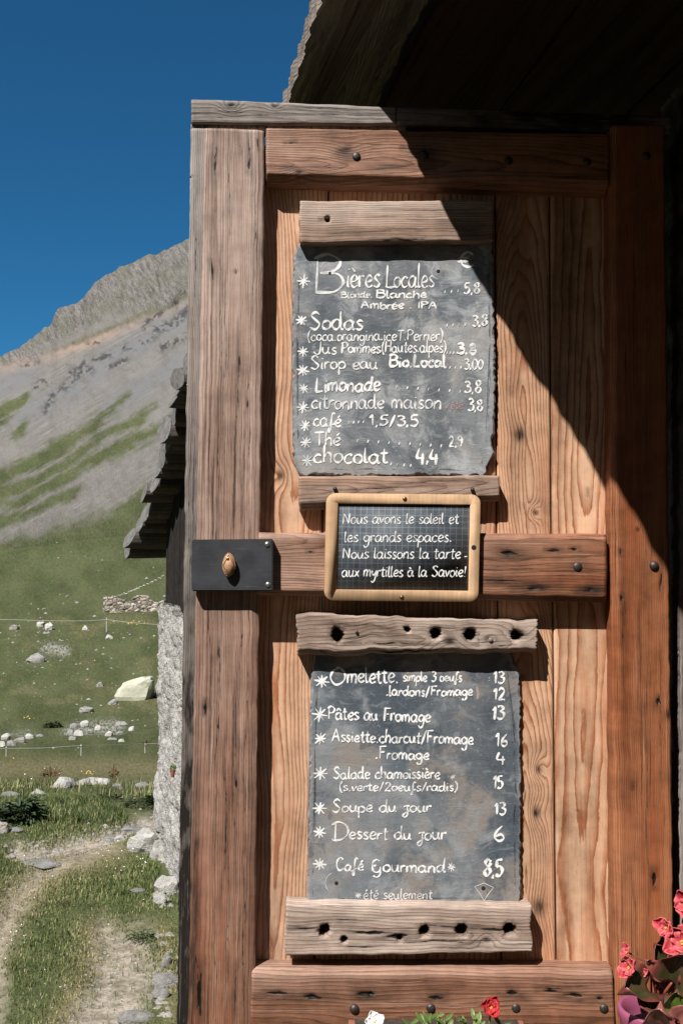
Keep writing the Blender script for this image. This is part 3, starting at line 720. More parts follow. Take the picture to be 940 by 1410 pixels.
g('m', 1.2, [(.1, 1), (.1, 0)], [(.1, .55), (.34, 1), (.54, .78), (.54, .02)], [(.54, .55), (.8, 1), (1.02, .78), (1.02, .1), (1.12, .02)])
g('n', .85, [(.1, 1), (.1, 0)], [(.1, .55), (.4, 1.0), (.66, .78), (.68, .1), (.78, .02)])
g('o', .85, [(.45, 1.0), (.14, .75), (.12, .25), (.42, 0), (.72, .28), (.72, .75), (.45, 1.0)])
g('p', .85, [(.12, 1), (.1, 0), (.1, -.9)], [(.1, .6), (.4, 1.0), (.74, .7), (.7, .25), (.4, .02), (.1, .15)])
g('r', .62, [(.1, 1), (.1, 0)], [(.1, .55), (.3, .92), (.6, .9)])
g('s', .68, [(.6, .88), (.36, 1.02), (.14, .78), (.36, .52), (.6, .26), (.36, 0), (.06, .12)])
g('t', .64, [(.3, 1.7), (.28, .35), (.4, .02), (.62, .12)], [(.0, 1.08), (.6, 1.14)])
g('u', .92, [(.1, 1), (.12, .3), (.36, 0), (.62, .3), (.7, 1)], [(.7, 1), (.7, .2), (.88, .02)])
g('v', .72, [(.05, 1), (.3, .02)], [(.3, .02), (.5, .55), (.66, 1.02)])
g('x', .72, [(.08, 1), (.35, .5), (.66, 0)], [(.64, 1), (.06, 0)])
g('y', .8, [(.1, 1), (.2, .42), (.45, .35), (.7, 1)], [(.72, 1), (.6, -.3), (.3, -.88), (.06, -.65)])
g('A', 1.15, [(.02, 0), (.5, 1.9)], [(.5, 1.9), (.98, 0)], [(.2, .7), (.85, .72)])
g('B', 1.15, [(.15, 1.9), (.13, .02)], [(.02, 1.75), (.5, 1.95), (.92, 1.6), (.75, 1.15), (.25, 1.0)], [(.25, 1.0), (.85, .95), (1.05, .5), (.75, .05), (.1, .02)])
g('C', 1.05, [(.92, 1.6), (.6, 1.9), (.15, 1.4), (.1, .5), (.45, 0), (.98, .3)])
g('D', 1.25, [(.3, 1.75), (.28, .05)], [(.02, 1.6), (.5, 1.95), (1.0, 1.5), (1.08, .7), (.7, .1), (.2, .0), (.08, .2)])
g('F', 1.0, [(.2, 1.85), (.2, 0)], [(.05, 1.85), (.95, 1.9)], [(.2, 1.0), (.75, 1.05)])
g('G', 1.2, [(.95, 1.75), (.65, 1.95), (.3, 1.65), (.2, 1.0), (.28, .3), (.6, .02), (.95, .35), (1.0, .95)], [(1.0, .95), (.95, -.3), (.6, -.75), (.25, -.5)], [(.3, 1.05), (.62, 1.15)])
g('H', 1.1, [(.12, 1.85), (.12, 0)], [(.9, 1.85), (.9, 0)], [(.12, .95), (.9, 1.0)])
g('I', .4, [(.2, 1.7), (.2, 0)])
g('J', .9, [(.7, 1.85), (.7, .2), (.4, -.2), (.05, .2)])
g('L', .95, [(.2, 1.95), (.16, .3), (.14, .02)], [(.14, .02), (.5, .02), (.85, .1)])
g('N', 1.15, [(.12, 0), (.12, 1.85)], [(.12, 1.85), (.9, .02)], [(.9, .02), (.92, 1.85)])
g('O', 1.35, [(.75, 1.9), (.25, 1.5), (.1, .7), (.5, .02), (1.05, .4), (1.15, 1.2), (.75, 1.9), (.5, 1.85)])
g('P', 1.0, [(.2, 1.8), (.16, 0)], [(.0, 1.6), (.5, 1.92), (.92, 1.5), (.7, 1.0), (.2, .9)])
g('S', 1.05, [(.88, 1.6), (.55, 1.9), (.2, 1.5), (.5, 1.05), (.88, .55), (.55, .02), (.08, .25)])
g('T', 1.0, [(.5, 1.85), (.48, 0)], [(.0, 1.82), (.98, 1.9)])
g('0', .95, [(.48, 1.8), (.14, 1.3), (.14, .45), (.48, 0), (.82, .5), (.8, 1.3), (.48, 1.8)])
g('1', .55, [(.05, 1.25), (.36, 1.8)], [(.36, 1.8), (.34, 0)])
g('2', .95, [(.12, 1.4), (.42, 1.82), (.76, 1.4), (.5, .7), (.1, .05)], [(.1, .05), (.5, .08), (.85, .02)])
g('3', .9, [(.12, 1.65), (.5, 1.8), (.74, 1.4), (.35, 1.0)], [(.35, 1.0), (.8, .8), (.76, .2), (.4, 0), (.08, .2)])
g('4', .95, [(.32, 1.8), (.12, .7), (.85, .62)], [(.66, 1.2), (.64, -.2)])
g('5', .95, [(.25, 1.75), (.18, 1.0)], [(.18, 1.0), (.6, 1.05), (.8, .55), (.5, .02), (.08, .15)], [(.25, 1.75), (.82, 1.8)])
g('6', .9, [(.65, 1.8), (.25, 1.1), (.14, .4), (.45, 0), (.76, .35), (.55, .8), (.18, .5)])
g('8', .95, [(.78, 1.55), (.48, 1.82), (.2, 1.5), (.45, 1.0), (.8, .55), (.5, 0), (.16, .45), (.5, .95), (.8, 1.45)])
g('9', .9, [(.74, 1.4), (.45, 1.8), (.14, 1.4), (.4, 1.0), (.74, 1.4)], [(.74, 1.4), (.7, .6), (.55, 0)])
g('.', .42, [(.12, .2), (.26, .0)])
g(',', .35, [(.2, .2), (.1, -.25)])
g(':', .35, [(.15, .9), (.18, .84)], [(.15, .3), (.18, .24)])
g('!', .4, [(.24, 1.9), (.18, .5)], [(.16, .08), (.2, .02)])
g('(', .5, [(.42, 2.0), (.14, 1.3), (.12, .4), (.38, -.4)])
g(')', .5, [(.08, 2.0), (.36, 1.3), (.36, .4), (.08, -.4)])
g('/', .7, [(.08, -.25), (.62, 1.8)])
g('-', .6, [(.1, .5), (.5, .52)])
g('€', 1.3, [(1.1, 1.6), (.7, 1.9), (.3, 1.3), (.35, .4), (.8, .05), (1.2, .3)], [(.02, 1.15), (.85, 1.2)], [(.0, .7), (.8, .75)])
G[' '] = (.62, ())
ACC = {'é': ('e', [(.34, 1.28), (.62, 1.62)]), 'è': ('e', [(.2, 1.6), (.5, 1.28)]), 'ê': ('e', [(.15, 1.25), (.42, 1.55), (.68, 1.25)]), 'à': ('a', [(.2, 1.6), (.5, 1.28)]), 'â': ('a', [(.15, 1.25), (.42, 1.6), (.72, 1.25)])}
for k_, (b_, ac) in ACC.items(): G[k_] = (G[b_][0], tuple(G[b_][1]) + (ac,))

def crom(pts, n=7):
    P = [np.array(p, float) for p in pts]
    if len(P) == 2: return [P[0] * (1 - i / 5) + P[1] * i / 5 for i in range(6)]
    P = [2 * P[0] - P[1]] + P + [2 * P[-1] - P[-2]]
    o = []
    for i in range(1, len(P) - 2):
        for j in range(n):
            t = j / n
            o.append(0.5 * (2 * P[i] + (P[i + 1] - P[i - 1]) * t + (2 * P[i - 1] - 5 * P[i] + 4 * P[i + 1] - P[i + 2]) * t * t + (3 * P[i] - P[i - 1] - 3 * P[i + 1] + P[i + 2]) * t ** 3))
    o.append(P[-2]); return o

rw = random.Random(3)
class Ink:
    def __init__(s, off): s.off = off; s.v = []; s.f = []; s.k = 0; s.al = []; s.cuts = []; s.nm = []
    def mark(s, n): s.cuts.append(len(s.v)); s.nm.append(n)
    def stroke(s, pts, wd):
        """pts in picture px; wd stroke width px"""
        n = len(pts)
        s.k += 1; pr = rw.uniform(-0.06, 0.14); ph = rw.uniform(0, 6.28)
        off = s.off + 0.00003 * (s.k % 23)
        base = len(s.v)
        # round ends
        for i, p in enumerate(pts):
            a = pts[max(0, i - 1)]; b = pts[min(n - 1, i + 1)]
            t = b - a; L = math.hypot(*t) or 1; nx, ny = -t[1] / L, t[0] / L
            ww = wd * 0.43 * (0.95 + 0.32 * math.sin(i * 0.45 + s.k * 2.1) + rw.uniform(-.16, .16))
            if i in (0, n - 1): ww *= 0.55
            s.v.append(D(p[0] + nx * ww, p[1] + ny * ww, off)); s.v.append(D(p[0] - nx * ww, p[1] - ny * ww, off))
            s.al += [pr + 0.07 * math.sin(i * 0.5 + ph)] * 2
        for i in range(n - 1):
            s.f.append((base + 2 * i, base + 2 * i + 1, base + 2 * i + 3, base + 2 * i + 2))
    def text(s, txt, x0, x1, y, xh, wd, slope=0.0, slant=0.05, jit=0.085, asc=1.0):
        s.mark('chalk_price' if txt[0] in '123456789' else 'chalk_writing')
        tot = sum(G[c][0] for c in txt)
        sc = (x1 - x0) / tot
        x = x0
        for c in txt:
            w_, st = G[c]
            jy = rw.uniform(-jit, jit) * xh; js = 1 + rw.uniform(-jit, jit); jr = rw.uniform(-jit, jit) * 1.1
            for q in st:
                out = []
                for p in crom(q):
                    yy = p[1] if p[1] < 1 else 1 + (p[1] - 1) * asc
                    xx = p[0] + (slant + jr) * yy * xh / sc * 0.6
                    X = x + xx * sc; out.append(np.array((X, y + slope * (X - x0) - (yy * xh * js) + jy)))
                if len(out) > 1: s.stroke(out, wd)
            x += w_ * sc
    def star(s, x, y, r, wd):
        s.mark('chalk_star')
        for a in (0.1, 0.1 + math.pi / 4, 0.1 + math.pi / 2, 0.1 + 3 * math.pi / 4):
            a += rw.uniform(-.12, .12); q = r * rw.uniform(.8, 1.1)
            p = np.array((math.cos(a), math.sin(a))) * q
            c = np.array((x, y))
            s.stroke([c - p, c - p * .4, c + p * .3, c + p], wd)
    def dots(s, x0, x1, y0, y1, n, wd, tail=2.2):
        s.mark('chalk_dots')
        for i in range(n):
            f = i / max(1, n - 1); x = x0 + (x1 - x0) * f; yy = y0 + (y1 - y0) * f
            s.stroke([np.array((x + .7, yy - tail)), np.array((x, yy)), np.array((x - .6, yy + tail * .8))], wd)
    def done(s, name, mat, parent):
        if not s.v: return None
        cuts = sorted(set(s.cuts + [0])); o = None
        names = dict(zip(s.cuts, s.nm)); V = np.array([tuple(v) for v in s.v]); Fa = np.array(s.f)
        for a, b in zip(cuts, cuts[1:] + [len(V)]):
            if b <= a: continue
            f = Fa[(Fa[:, 0] >= a) & (Fa[:, 0] < b)] - a
            o = mesh_np(names.get(a, name), V[a:b], f, mat, parent, False, dict(ink=np.array(s.al[a:b])))
        return o

def chalk_mat(name, v, thin):
    t = NT(name); o = t.objco()
    n = t.noise(o, 700, 3, 0.7); n2 = t.noise(o, 60, 3)
    f = t.smooth(t.math('SUBTRACT', t.math('ADD', t.math('MULTIPLY', n, 0.75), t.math('MULTIPLY', n2, 0.55)), t.attr('ink')), thin, thin + 0.20)
    t.set(Base_Color=t.mix(f, (v * 0.55, v * 0.565, v * 0.58), (v, v, v * 0.99)), Roughness=0.95)
    t.b.inputs['Specular IOR Level'].default_value = 0.1
    return t.m
M_CHALK = chalk_mat('white_chalk', 0.84, 0.42)
M_CHALKF = chalk_mat('faint_chalk', 0.62, 0.42)
M_CHALKR = simple_mat('pink_chalk', (0.34, 0.22, 0.22), 0.95)

def slate_mat(name, base, mid, light, brown, dark, sc=1.0, seed=0.0):
    t = NT(name); o = t.vadd(t.objco(), (seed, seed * 0.7, seed * 1.3))
    w1 = t.mul(t.noise(o, 7, 3, color=True), (0.10, 0.10, 0.10))
    n1 = t.noise(o, 5.5 * sc, 4, 0.55, 0.6); n2 = t.noise(t.vadd(o, w1), 19 * sc, 6, 0.68); n3 = t.noise(o, 170, 4, 0.7); n4 = t.noise(o, 9, 4, 0.6, 0.3)
    rot = t.n.new('ShaderNodeMapping'); rot.inputs['Rotation'].default_value = (0, 0.75, 0); rot.inputs['Scale'].default_value = (16, 16, 120); t.put(rot.inputs[0], t.vadd(o, w1))
    st = t.noise(rot.outputs[0], 1.0, 4, 0.7)
    n5 = t.noise(o, 2.6, 3, 0.5, 0.5); n6 = t.noise(t.vadd(o, w1), 13 * sc, 5, 0.6)
    c = t.mix(t.smooth(n1, 0.42, 0.58), base, mid)
    c = t.mix(t.math('MULTIPLY', t.smooth(n6, 0.54, 0.66), 0.65), c, light)
    c = t.mix(t.math('MULTIPLY', t.smooth(n5, 0.50, 0.36), 0.65), c, dark)
    c = t.mix(t.math('MULTIPLY', t.smooth(n4, 0.50, 0.64), 0.8), c, brown)
    c = t.mix(t.math('MULTIPLY', t.smooth(n2, 0.50, 0.68), 0.75), c, light)
    c = t.mix(t.math('MULTIPLY', t.smooth(n2, 0.46, 0.32), 0.65), c, dark)
    c = t.mix(t.math('MULTIPLY', t.smooth(st, 0.54, 0.70), 0.4), c, light)
    c = t.mix(t.math('MULTIPLY', t.smooth(n3, 0.58, 0.72), 0.35), c, tuple(x * 1.5 for x in light))
    c = t.mix(t.math('MULTIPLY', t.smooth(n3, 0.42, 0.30), 0.35), c, dark)
    ed = t.math('MULTIPLY', t.attr('edge'), t.smooth(t.math('ADD', n2, t.math('MULTIPLY', t.attr('edge'), 0.22)), 0.45, 0.7))
    c = t.mix(ed, c, (0.23, 0.24, 0.25))
    h = t.math('ADD', n2, t.math('ADD', t.math('MULTIPLY', n3, 0.3), t.math('MULTIPLY', st, 0.8)))
    t.set(Base_Color=c, Roughness=t.math('MULTIPLY_ADD', n2, 0.35, 0.36), Normal=t.bump(h, 0.55, 0.0018))
    t.b.inputs['Specular IOR Level'].default_value = 0.45
    return t.m
M_SLATE1 = slate_mat('blue_grey_slate', (0.150, 0.170, 0.192), (0.27, 0.285, 0.303), (0.41, 0.425, 0.44), (0.30, 0.285, 0.273), (0.070, 0.082, 0.097), 1.0, 1.7)
M_SLATE2 = slate_mat('mottled_slate', (0.112, 0.138, 0.164), (0.205, 0.218, 0.232), (0.295, 0.31, 0.325), (0.265, 0.232, 0.208), (0.046, 0.061, 0.080), 0.8, 4.1)

def slate(name, outline, off, thick, mat, parent, jag=1.4, seed=1):
    """split stone slab with a chipped, bevelled rim; outline in picture px"""
    pts = []
    n = len(outline)
    for i in range(n):
        a = np.array(outline[i], float); b = np.array(outline[(i + 1) % n], float)
        L = np.hypot(*(b - a)); k = max(1, int(L / 4))
        d = (b - a) / L; nn = np.array((-d[1], d[0]))
        for j in range(k):
            q = a + (b - a) * j / k
            jj = jag * (fbm(np.array(q[0] * .09 + q[1] * .11), np.array(seed * 3.3), seed, 4) + 0.8 * vn(np.array(q[0] * .4 + q[1] * .43), np.array(1.1), seed + 5))
            pts.append(q + nn * float(jj) * 1.3)
    P = np.array(pts); cen = P.mean(0)
    ang = np.unwrap(np.arctan2(P[:, 1] - cen[1], P[:, 0] - cen[0])); sg = np.sign(ang[-1] - ang[0]); keepi = []; mx = -1e9
    for i_ in range(len(P)):      # keep the rim star-shaped so that no facet folds over
        if sg * ang[i_] > mx + 1e-4 and sg * (ang[i_] - ang[0]) < 2 * math.pi - 1e-3: keepi.append(i_); mx = sg * ang[i_]
    P = P[keepi]
    m = len(P)
    rings = []; edge = []
    def ring(f_px, dof, e, jg=0):
        q = []
        for i in range(m):
            t_ = P[(i + 1) % m] - P[i - 1]; t_ /= (np.hypot(*t_) or 1)
            nn = np.array((t_[1], -t_[0]))
            if np.dot(nn, P[i] - cen) > 0: nn = -nn
            dd = f_px * (1 + jg * float(vn(np.array(i * .35), np.array(2.2 + f_px), seed)))
            p = P[i] + (cen - P[i]) * (dd / 150.0)
            q.append(D(p[0], p[1], dof))
        rings.append(q); edge.extend([e] * m)
    ring(0.0, off - thick, 1.0); ring(0.0, off - thick * 0.5, 1.0); ring(0.7, off - thick * 0.2, 1.0, 0.5); ring(2.0, off, 0.9, 0.8); ring(4.5, off, 0.25, 0.5); ring(8.0, off, 0.0, 0.2)
    bm = bmesh.new(); lay_ = bm.verts.layers.float.new('edge')
    vr = []
    for k_, r_ in enumerate(rings):
        q = [bm.verts.new(v) for v in r_]
        for v in q: v[lay_] = edge[k_ * m]
        vr.append(q)
    for a in range(len(vr) - 1):
        for i in range(m): bm.faces.new((vr[a][i], vr[a][(i + 1) % m], vr[a + 1][(i + 1) % m], vr[a + 1][i]))
    ff = bm.faces.new(vr[-1]); fb = bm.faces.new(vr[0][::-1])
    bmesh.ops.triangulate(bm, faces=[ff, fb], quad_method='BEAUTY', ngon_method='EAR_CLIP')
    return mesh_bm(name, bm, mat, parent)

SO = 0.014
# ---- upper slate
b1 = empty('menu_slate', D(540, 655, 0.002), 'tall grey slate drinks menu, partly in the roof shadow, clamped between the two upper battens', 'menu board')
slate('slab', [(417, 330), (410, 338), (404, 352), (403, 420), (403, 480), (402.5, 560), (404, 620), (405, 640), (413, 654.5), (666, 654.5), (670, 644), (679, 625), (677, 606), (681, 590), (681, 545), (681, 480), (680, 420), (679, 390), (680, 360), (678, 340), (677, 330)], SO, 0.0125, M_SLATE1, b1, 1.3, 4)
IO = SO + 0.0004
i1 = Ink(IO)
i1.star(418, 387, 9.5, 2.6)
i1.text('B', 430, 476, 403, 27, 4.2, jit=0, asc=1.0)
i1.text('ières', 476, 523, 396, 17, 3.0)
i1.text('L', 529, 546, 396, 16, 3.0, asc=1.0, jit=0); i1.text('ocales', 541, 598, 396, 15, 2.6, asc=1.15)
i1.text('€', 629, 654, 368, 11, 3.6, jit=0)
i1.text('Blonde.', 469, 513, 410, 5.2, 1.9, asc=.7); i1.text('Blanche', 517, 588, 410, 6.2, 2.6, asc=.7)
i1.text('Ambrée . IPA', 497, 602, 425, 6.4, 2.5, asc=.6)
i1.dots(612, 630, 402, 401, 3, 2.0); i1.text('5,8', 637, 661, 404, 8.6, 3.0)
a = i1.done('chalk_writing', M_CHALK, b1); i1 = Ink(IO)
i1.star(415, 441, 7.5, 3.2); i1.text('Sodas', 425, 500, 453, 13, 3.3, asc=.85)
i1.dots(615, 640, 448, 447, 4, 2.2); i1.text('3,8', 649, 671, 449, 8, 3.0)
i1.text('(coca.orangina.iceT.Perrier)', 423, 610, 469, 8.2, 1.9)
i1.done('chalk_writing', M_CHALK, b1); i1 = Ink(IO)
i1.star(417, 484, 8, 2.2); i1.text('Jus', 431, 464, 487, 9, 2.2); i1.text('Pommes', 469, 524, 486, 8.2, 2.6); i1.text('(Hautes.alpes)', 525, 614, 485, 8.6, 2.1)
i1.dots(615, 624, 486, 486, 3, 2.0); i1.text('3,8', 627, 657, 487, 7.6, 4.0)
i1.star(417, 510, 8.5, 2.8); i1.text('Sirop eau', 427, 520, 508, 10, 2.5); i1.text('Bio.Local', 535, 614, 505, 8.8, 3.7)
i1.dots(619, 634, 506, 506, 3, 2.0); i1.text('3,00', 638, 665, 508, 7.8, 2.3)
i1.done('chalk_writing', M_CHALK, b1); i1 = Ink(IO)
i1.star(418, 535, 7.5, 2.2); i1.text('Limonade', 433, 524, 540, 11, 3.6, slope=-0.03, asc=.8); i1.dots(546, 633, 533, 539, 7, 2.4); i1.text('3,8', 638, 663, 541, 9, 2.6)
i1.star(417, 561, 8, 2.5); i1.text('citronnade', 428, 529, 563, 11.5, 2.4, asc=.8); i1.text('maison', 538, 608, 563, 11.5, 2.5); i1.text('3,8', 643, 665, 565, 8.6, 2.8)
i1.done('chalk_writing', M_CHALK, b1); i1 = Ink(IO)
i1.star(420, 586, 7.5, 2.4); i1.text('café', 431, 470, 587, 10.5, 2.8, asc=.8); i1.dots(480, 500, 582, 581, 4, 2.2); i1.text('1,5/3,5', 508, 577, 586, 8, 3.0)
i1.star(421, 609, 8, 2.4); i1.text('Thé', 433, 469, 613, 9.6, 2.8); i1.dots(492, 607, 607, 614, 9, 2.2); i1.text('2,9', 617, 637, 615, 7.4, 2.6)
i1.star(423, 634, 8.5, 2.4); i1.text('chocolat', 431, 534, 637, 12, 3.2, asc=.85); i1.dots(538, 565, 639, 641, 4, 2.4); i1.text('4,4', 572, 604, 637, 11.5, 3.8)
i1.done('chalk_writing', M_CHALK, b1)
i1 = Ink(IO); i1.dots(614, 615, 561, 561, 1, 4.0); i1.text('été', 620, 637, 563, 6, 1.8)
i1.done('chalk_writing', M_CHALKR, b1)['label'] = 'faded pink word'
for (x, y, r_, a0, a1) in ((606, 374, 12, 1.8, 4.0), (456, 372, 15, 3.4, 5.4)):
    i1 = Ink(IO); i1.stroke([np.array((x + r_ * math.cos(q), y + r_ * .9 * math.sin(q))) for q in np.linspace(a0, a1, 12)], 1.0); i1.done('scratch_mark', M_CHALKF, b1)
M_HOLE = simple_mat('nail_hole', (0.012, 0.011, 0.011), 0.9)
def slate_hole(px, py, off, parent, r=0.0036): return dome('nail_hole', px, py, off, r, parent, M_HOLE, 0.25)
slate_hole(454, 376, SO, b1); slate_hole(603, 373.5, SO, b1)

# ---- lower slate
b2 = empty('menu_slate', D(570, 1247, 0.002), 'wide mottled slate food menu standing on the lowest batten, listing omelette first', 'menu board')
slate('slab', [(432, 890), (430, 912), (428, 940), (427.5, 1000), (426, 1100), (424, 1190), (422.5, 1247), (714, 1247), (717, 1230), (716, 1150), (717, 1080), (715.5, 1000), (716, 950), (714, 925), (706, 912), (700, 890)], SO, 0.0125, M_SLATE2, b2, 1.2, 9)
i2 = Ink(IO)
i2.star(443, 938, 10, 3.4); i2.text('O', 453, 478, 943, 12.5, 3.0, jit=0); i2.text('melette.', 477, 549, 940, 12, 2.8, asc=.8); i2.text('simple 3 oeufs', 554, 636, 938, 7.2, 2.3)
i2.text(':', 670, 676, 939, 7, 2.0); i2.text('13', 678, 694, 941, 9.6, 3.0); i2.text('.lardons/Fromage', 531, 651, 958, 7.4, 2.6); i2.text('12', 678, 696, 963, 8.4, 3.2)
i2.done('chalk_writing', M_CHALK, b2); i2 = Ink(IO)
i2.star(440, 984, 10, 2.8); i2.text('Pâtes au Fromage', 451, 593, 990, 9.8, 2.8, slope=.03); i2.text('13', 676, 694, 990, 10.5, 3.6)
i2.star(441, 1017, 9, 2.8); i2.text('Assiette.charcut/Fromage', 457, 652, 1021, 9.0, 2.6, slope=.02); i2.text('16', 681, 699, 1027, 9.6, 3.0)
i2.text('.Fromage', 516, 591, 1045, 8.6, 2.6, slope=.02); i2.text('4', 682, 696, 1051, 8.6, 3.2)
i2.done('chalk_writing', M_CHALK, b2); i2 = Ink(IO)
i2.star(441, 1065, 9.5, 3.0); i2.text('Salade chamoissière', 458, 606, 1072, 8.4, 2.4); i2.text('15', 678, 693, 1086, 9.2, 3.2)
i2.text('(s.verte/2oeufs/radis)', 467, 630, 1089, 6.8, 2.3)
i2.star(440, 1113, 9.5, 3.0); i2.text('Soupe du jour', 456, 594, 1118, 8.8, 2.6); i2.text('13', 680, 696, 1121, 8.6, 3.0)
i2.done('chalk_writing', M_CHALK, b2); i2 = Ink(IO)
i2.star(440, 1146, 9.5, 3.0); i2.text('D', 455, 482, 1157, 13, 2.8, jit=0); i2.text('essert du jour', 480, 614, 1155, 9.4, 2.6, slope=.01); i2.text('6', 678, 696, 1158, 11.5, 3.4)
i2.star(440, 1190, 9, 2.8); i2.text('Café', 463, 501, 1199, 9, 2.6); i2.text('Gourmand', 510, 613, 1201, 9.2, 2.7, asc=1.15); i2.star(621, 1194, 6.5, 2.0); i2.text('8,5', 664, 693, 1206, 12, 4.4)
i2.done('chalk_writing', M_CHALK, b2)
i2 = Ink(IO); i2.star(493, 1233, 4.5, 1.8); i2.text('été seulement', 500, 595, 1238, 7.8, 1.9); i2.star(623, 1070, 4.5, 1.5)
i2.stroke([np.array(p) for p in ((653, 1221), (660, 1230), (666, 1240), (672, 1231), (679, 1222))], 1.5); i2.stroke([np.array(p) for p in ((679, 1222), (666, 1216), (653, 1221))], 1.3)
i2.stroke([np.array((463 + 15 * math.cos(q), 1216 + 15 * math.sin(q))) for q in np.linspace(2.4, 4.3, 12)], 1.0)
i2.done('chalk_writing', M_CHALKF, b2)['label'] = 'faint small note and chalk diamond'
slate_hole(463, 1216, SO, b2); slate_hole(665, 1223, SO, b2, 0.004)
i2 = Ink(IO); i2.stroke([np.array(p) for p in ((656, 946), (658, 955), (657, 963))], 5.0); i2.done('scratch_mark', simple_mat('rust_mark', (0.34, 0.27, 0.22), 0.9), b2)

# ---- small framed school slate
b3 = empty('framed_slate', D(553, 828, 0.05), 'small school slate in a pale rounded wood frame with a joking handwritten line', 'slate')
FO = FR + 0.004 + 0.016
def rrect(x0, y0, x1, y1, r, n=7):
    o = []
    for cx, cy, a0 in ((x1 - r, y0 + r, -90), (x1 - r, y1 - r, 0), (x0 + r, y1 - r, 90), (x0 + r, y0 + r, 180)):
        for i in range(n + 1):
            a = R(a0 + 90 * i / n); o.append((cx + r * math.cos(a), cy + r * math.sin(a)))
    return o
def skew(p):  # hangs a touch askew, as photographed
    x, y = p
    return (x + (y - 754) * -0.022, y + (x - 553) * 0.010)
def framepart(name, outer, inner, off, thick, grain, seed):
    m = len(outer)
    V = []; gcv = []; rg = []
    cx, cy = 553, 754
    rings = [(outer, off - thick, 0), (outer, off - 0.0016, 0), ([(x + (cx - x) * 0.006, y + (cy - y) * 0.009) for x, y in outer], off, 0), ([(x - (cx - x) * 0.012, y - (cy - y) * 0.018) for x, y in inner], off, 0), (inner, off - 0.0025, 0), (inner, off - thick, 0)]
    for rn, o_f, _ in rings:
        for p in rn:
            V.append(tuple(D(*skew(p), o_f)))
            x, y = p
            d_h = min(abs(y - 680), abs(y - 828)); d_v = min(abs(x - 447), abs(x - 660))
            if 465 < x < 646: gcv.append((y / 735, x / 735, 0)); rg.append(y * 0.16)
            else: gcv.append((x / 735, y / 735, 0)); rg.append(x * 0.16)
    f = []
    for a in range(len(rings) - 1):
        for i in range(m): f.append((a * m + i, a * m + (i + 1) % m, (a + 1) * m + (i + 1) % m, (a + 1) * m + i))
    N = len(V)
    return mesh_np(name, np.array(V), np.array(f), M_FRAME, b3, False, dict(gc=np.array(gcv), ring=np.array(rg), dark=np.zeros(N), grey=np.zeros(N)))
n_ = 7
# outer with rounded corners, inner square: same corner counts
outer = rrect(447.5, 680, 660, 828, 13, n_)
inner = []
for (x, y) in ((645.5, 694.5), (645.5, 812.5), (464.5, 812.5), (464.5, 694.5)): inner += [(x, y)] * (n_ + 1)
inner = [(x + 0.02 * (i % (n_ + 1)) * (1 if x < 553 else -1), y) for i, (x, y) in enumerate(inner)]
framepart('frame', outer, inner, FO, 0.014, 'h', 1)
t_ = NT('gridded_slate'); gc = t_.attr('gc', True)
sp = t_.n.new('ShaderNodeSeparateXYZ'); t_.put(sp.inputs[0], gc)
def line(sock, step, wdt):
    f = t_.math('FRACT', t_.math('DIVIDE', sock, step))
    return t_.math('LESS_THAN', f, wdt)
gx = line(sp.outputs[0], 8.25, 0.085); gy = line(sp.outputs[1], 8.25, 0.085)
nn = t_.noise(gc, 0.06, 5, 0.65); nf = t_.noise(gc, 0.9, 3)
col = t_.mix(t_.smooth(nn, 0.35, 0.7), (0.045, 0.056, 0.070), (0.088, 0.102, 0.118))
gl = t_.math('MULTIPLY', t_.math('MAXIMUM', gx, gy), t_.math('MULTIPLY_ADD', nf, 0.6, 0.15))
col = t_.mix(gl, col, (0.30, 0.33, 0.36))
t_.set(Base_Color=col, Roughness=0.6); t_.b.inputs['Specular IOR Level'].default_value = 0.3
q_ = [(463.5, 693.5), (646.5, 693.5), (646.5, 813.5), (463.5, 813.5)]
V = [tuple(D(*skew(p), FO - 0.0045)) for p in q_] + [tuple(D(*skew(p), FO - 0.0125)) for p in q_]
mesh_np('slate_face', np.array(V), np.array([(0, 3, 2, 1), (4, 5, 6, 7), (0, 1, 5, 4), (1, 2, 6, 5), (2, 3, 7, 6), (3, 0, 4, 7)]), t_.m, b3, False, dict(gc=np.array([(x, y, 0) for x, y in q_ * 2])))
i3 = Ink(FO - 0.0042)
i3.text('Nous avons le soleil et', 471, 631, 721, 8.8, 1.8, slant=.14, jit=.03, asc=.72); i3.done('chalk_writing', M_CHALK, b3); i3 = Ink(FO - 0.0042)
i3.text('les grands espaces.', 473, 622, 746, 8.8, 1.8, slant=.14, jit=.03, asc=.72); i3.done('chalk_writing', M_CHALK, b3); i3 = Ink(FO - 0.0042)
i3.text('Nous laissons la tarte', 471, 634, 769, 8.8, 1.8, slant=.14, jit=.03, asc=.72); i3.text('-', 638, 644, 771, 8, 1.6); i3.done('chalk_writing', M_CHALK, b3); i3 = Ink(FO - 0.0042)
i3.text('aux myrtilles à la Savoie!', 470, 641, 794, 8.8, 1.8, slant=.14, jit=.03, asc=.72); i3.done('chalk_writing', M_CHALK, b3)
M_BRASS = simple_mat('old_brass', (0.22, 0.14, 0.07), 0.4, 0.9, 0.3, 200)
dome('screw', 557, 687, FO, 0.0042, b3, M_BRASS); dome('screw', 553, 822.5, FO, 0.0042, b3, M_BRASS)
dome('string_hole', 652, 754, FO, 0.0048, b3, M_HOLE, 0.15)

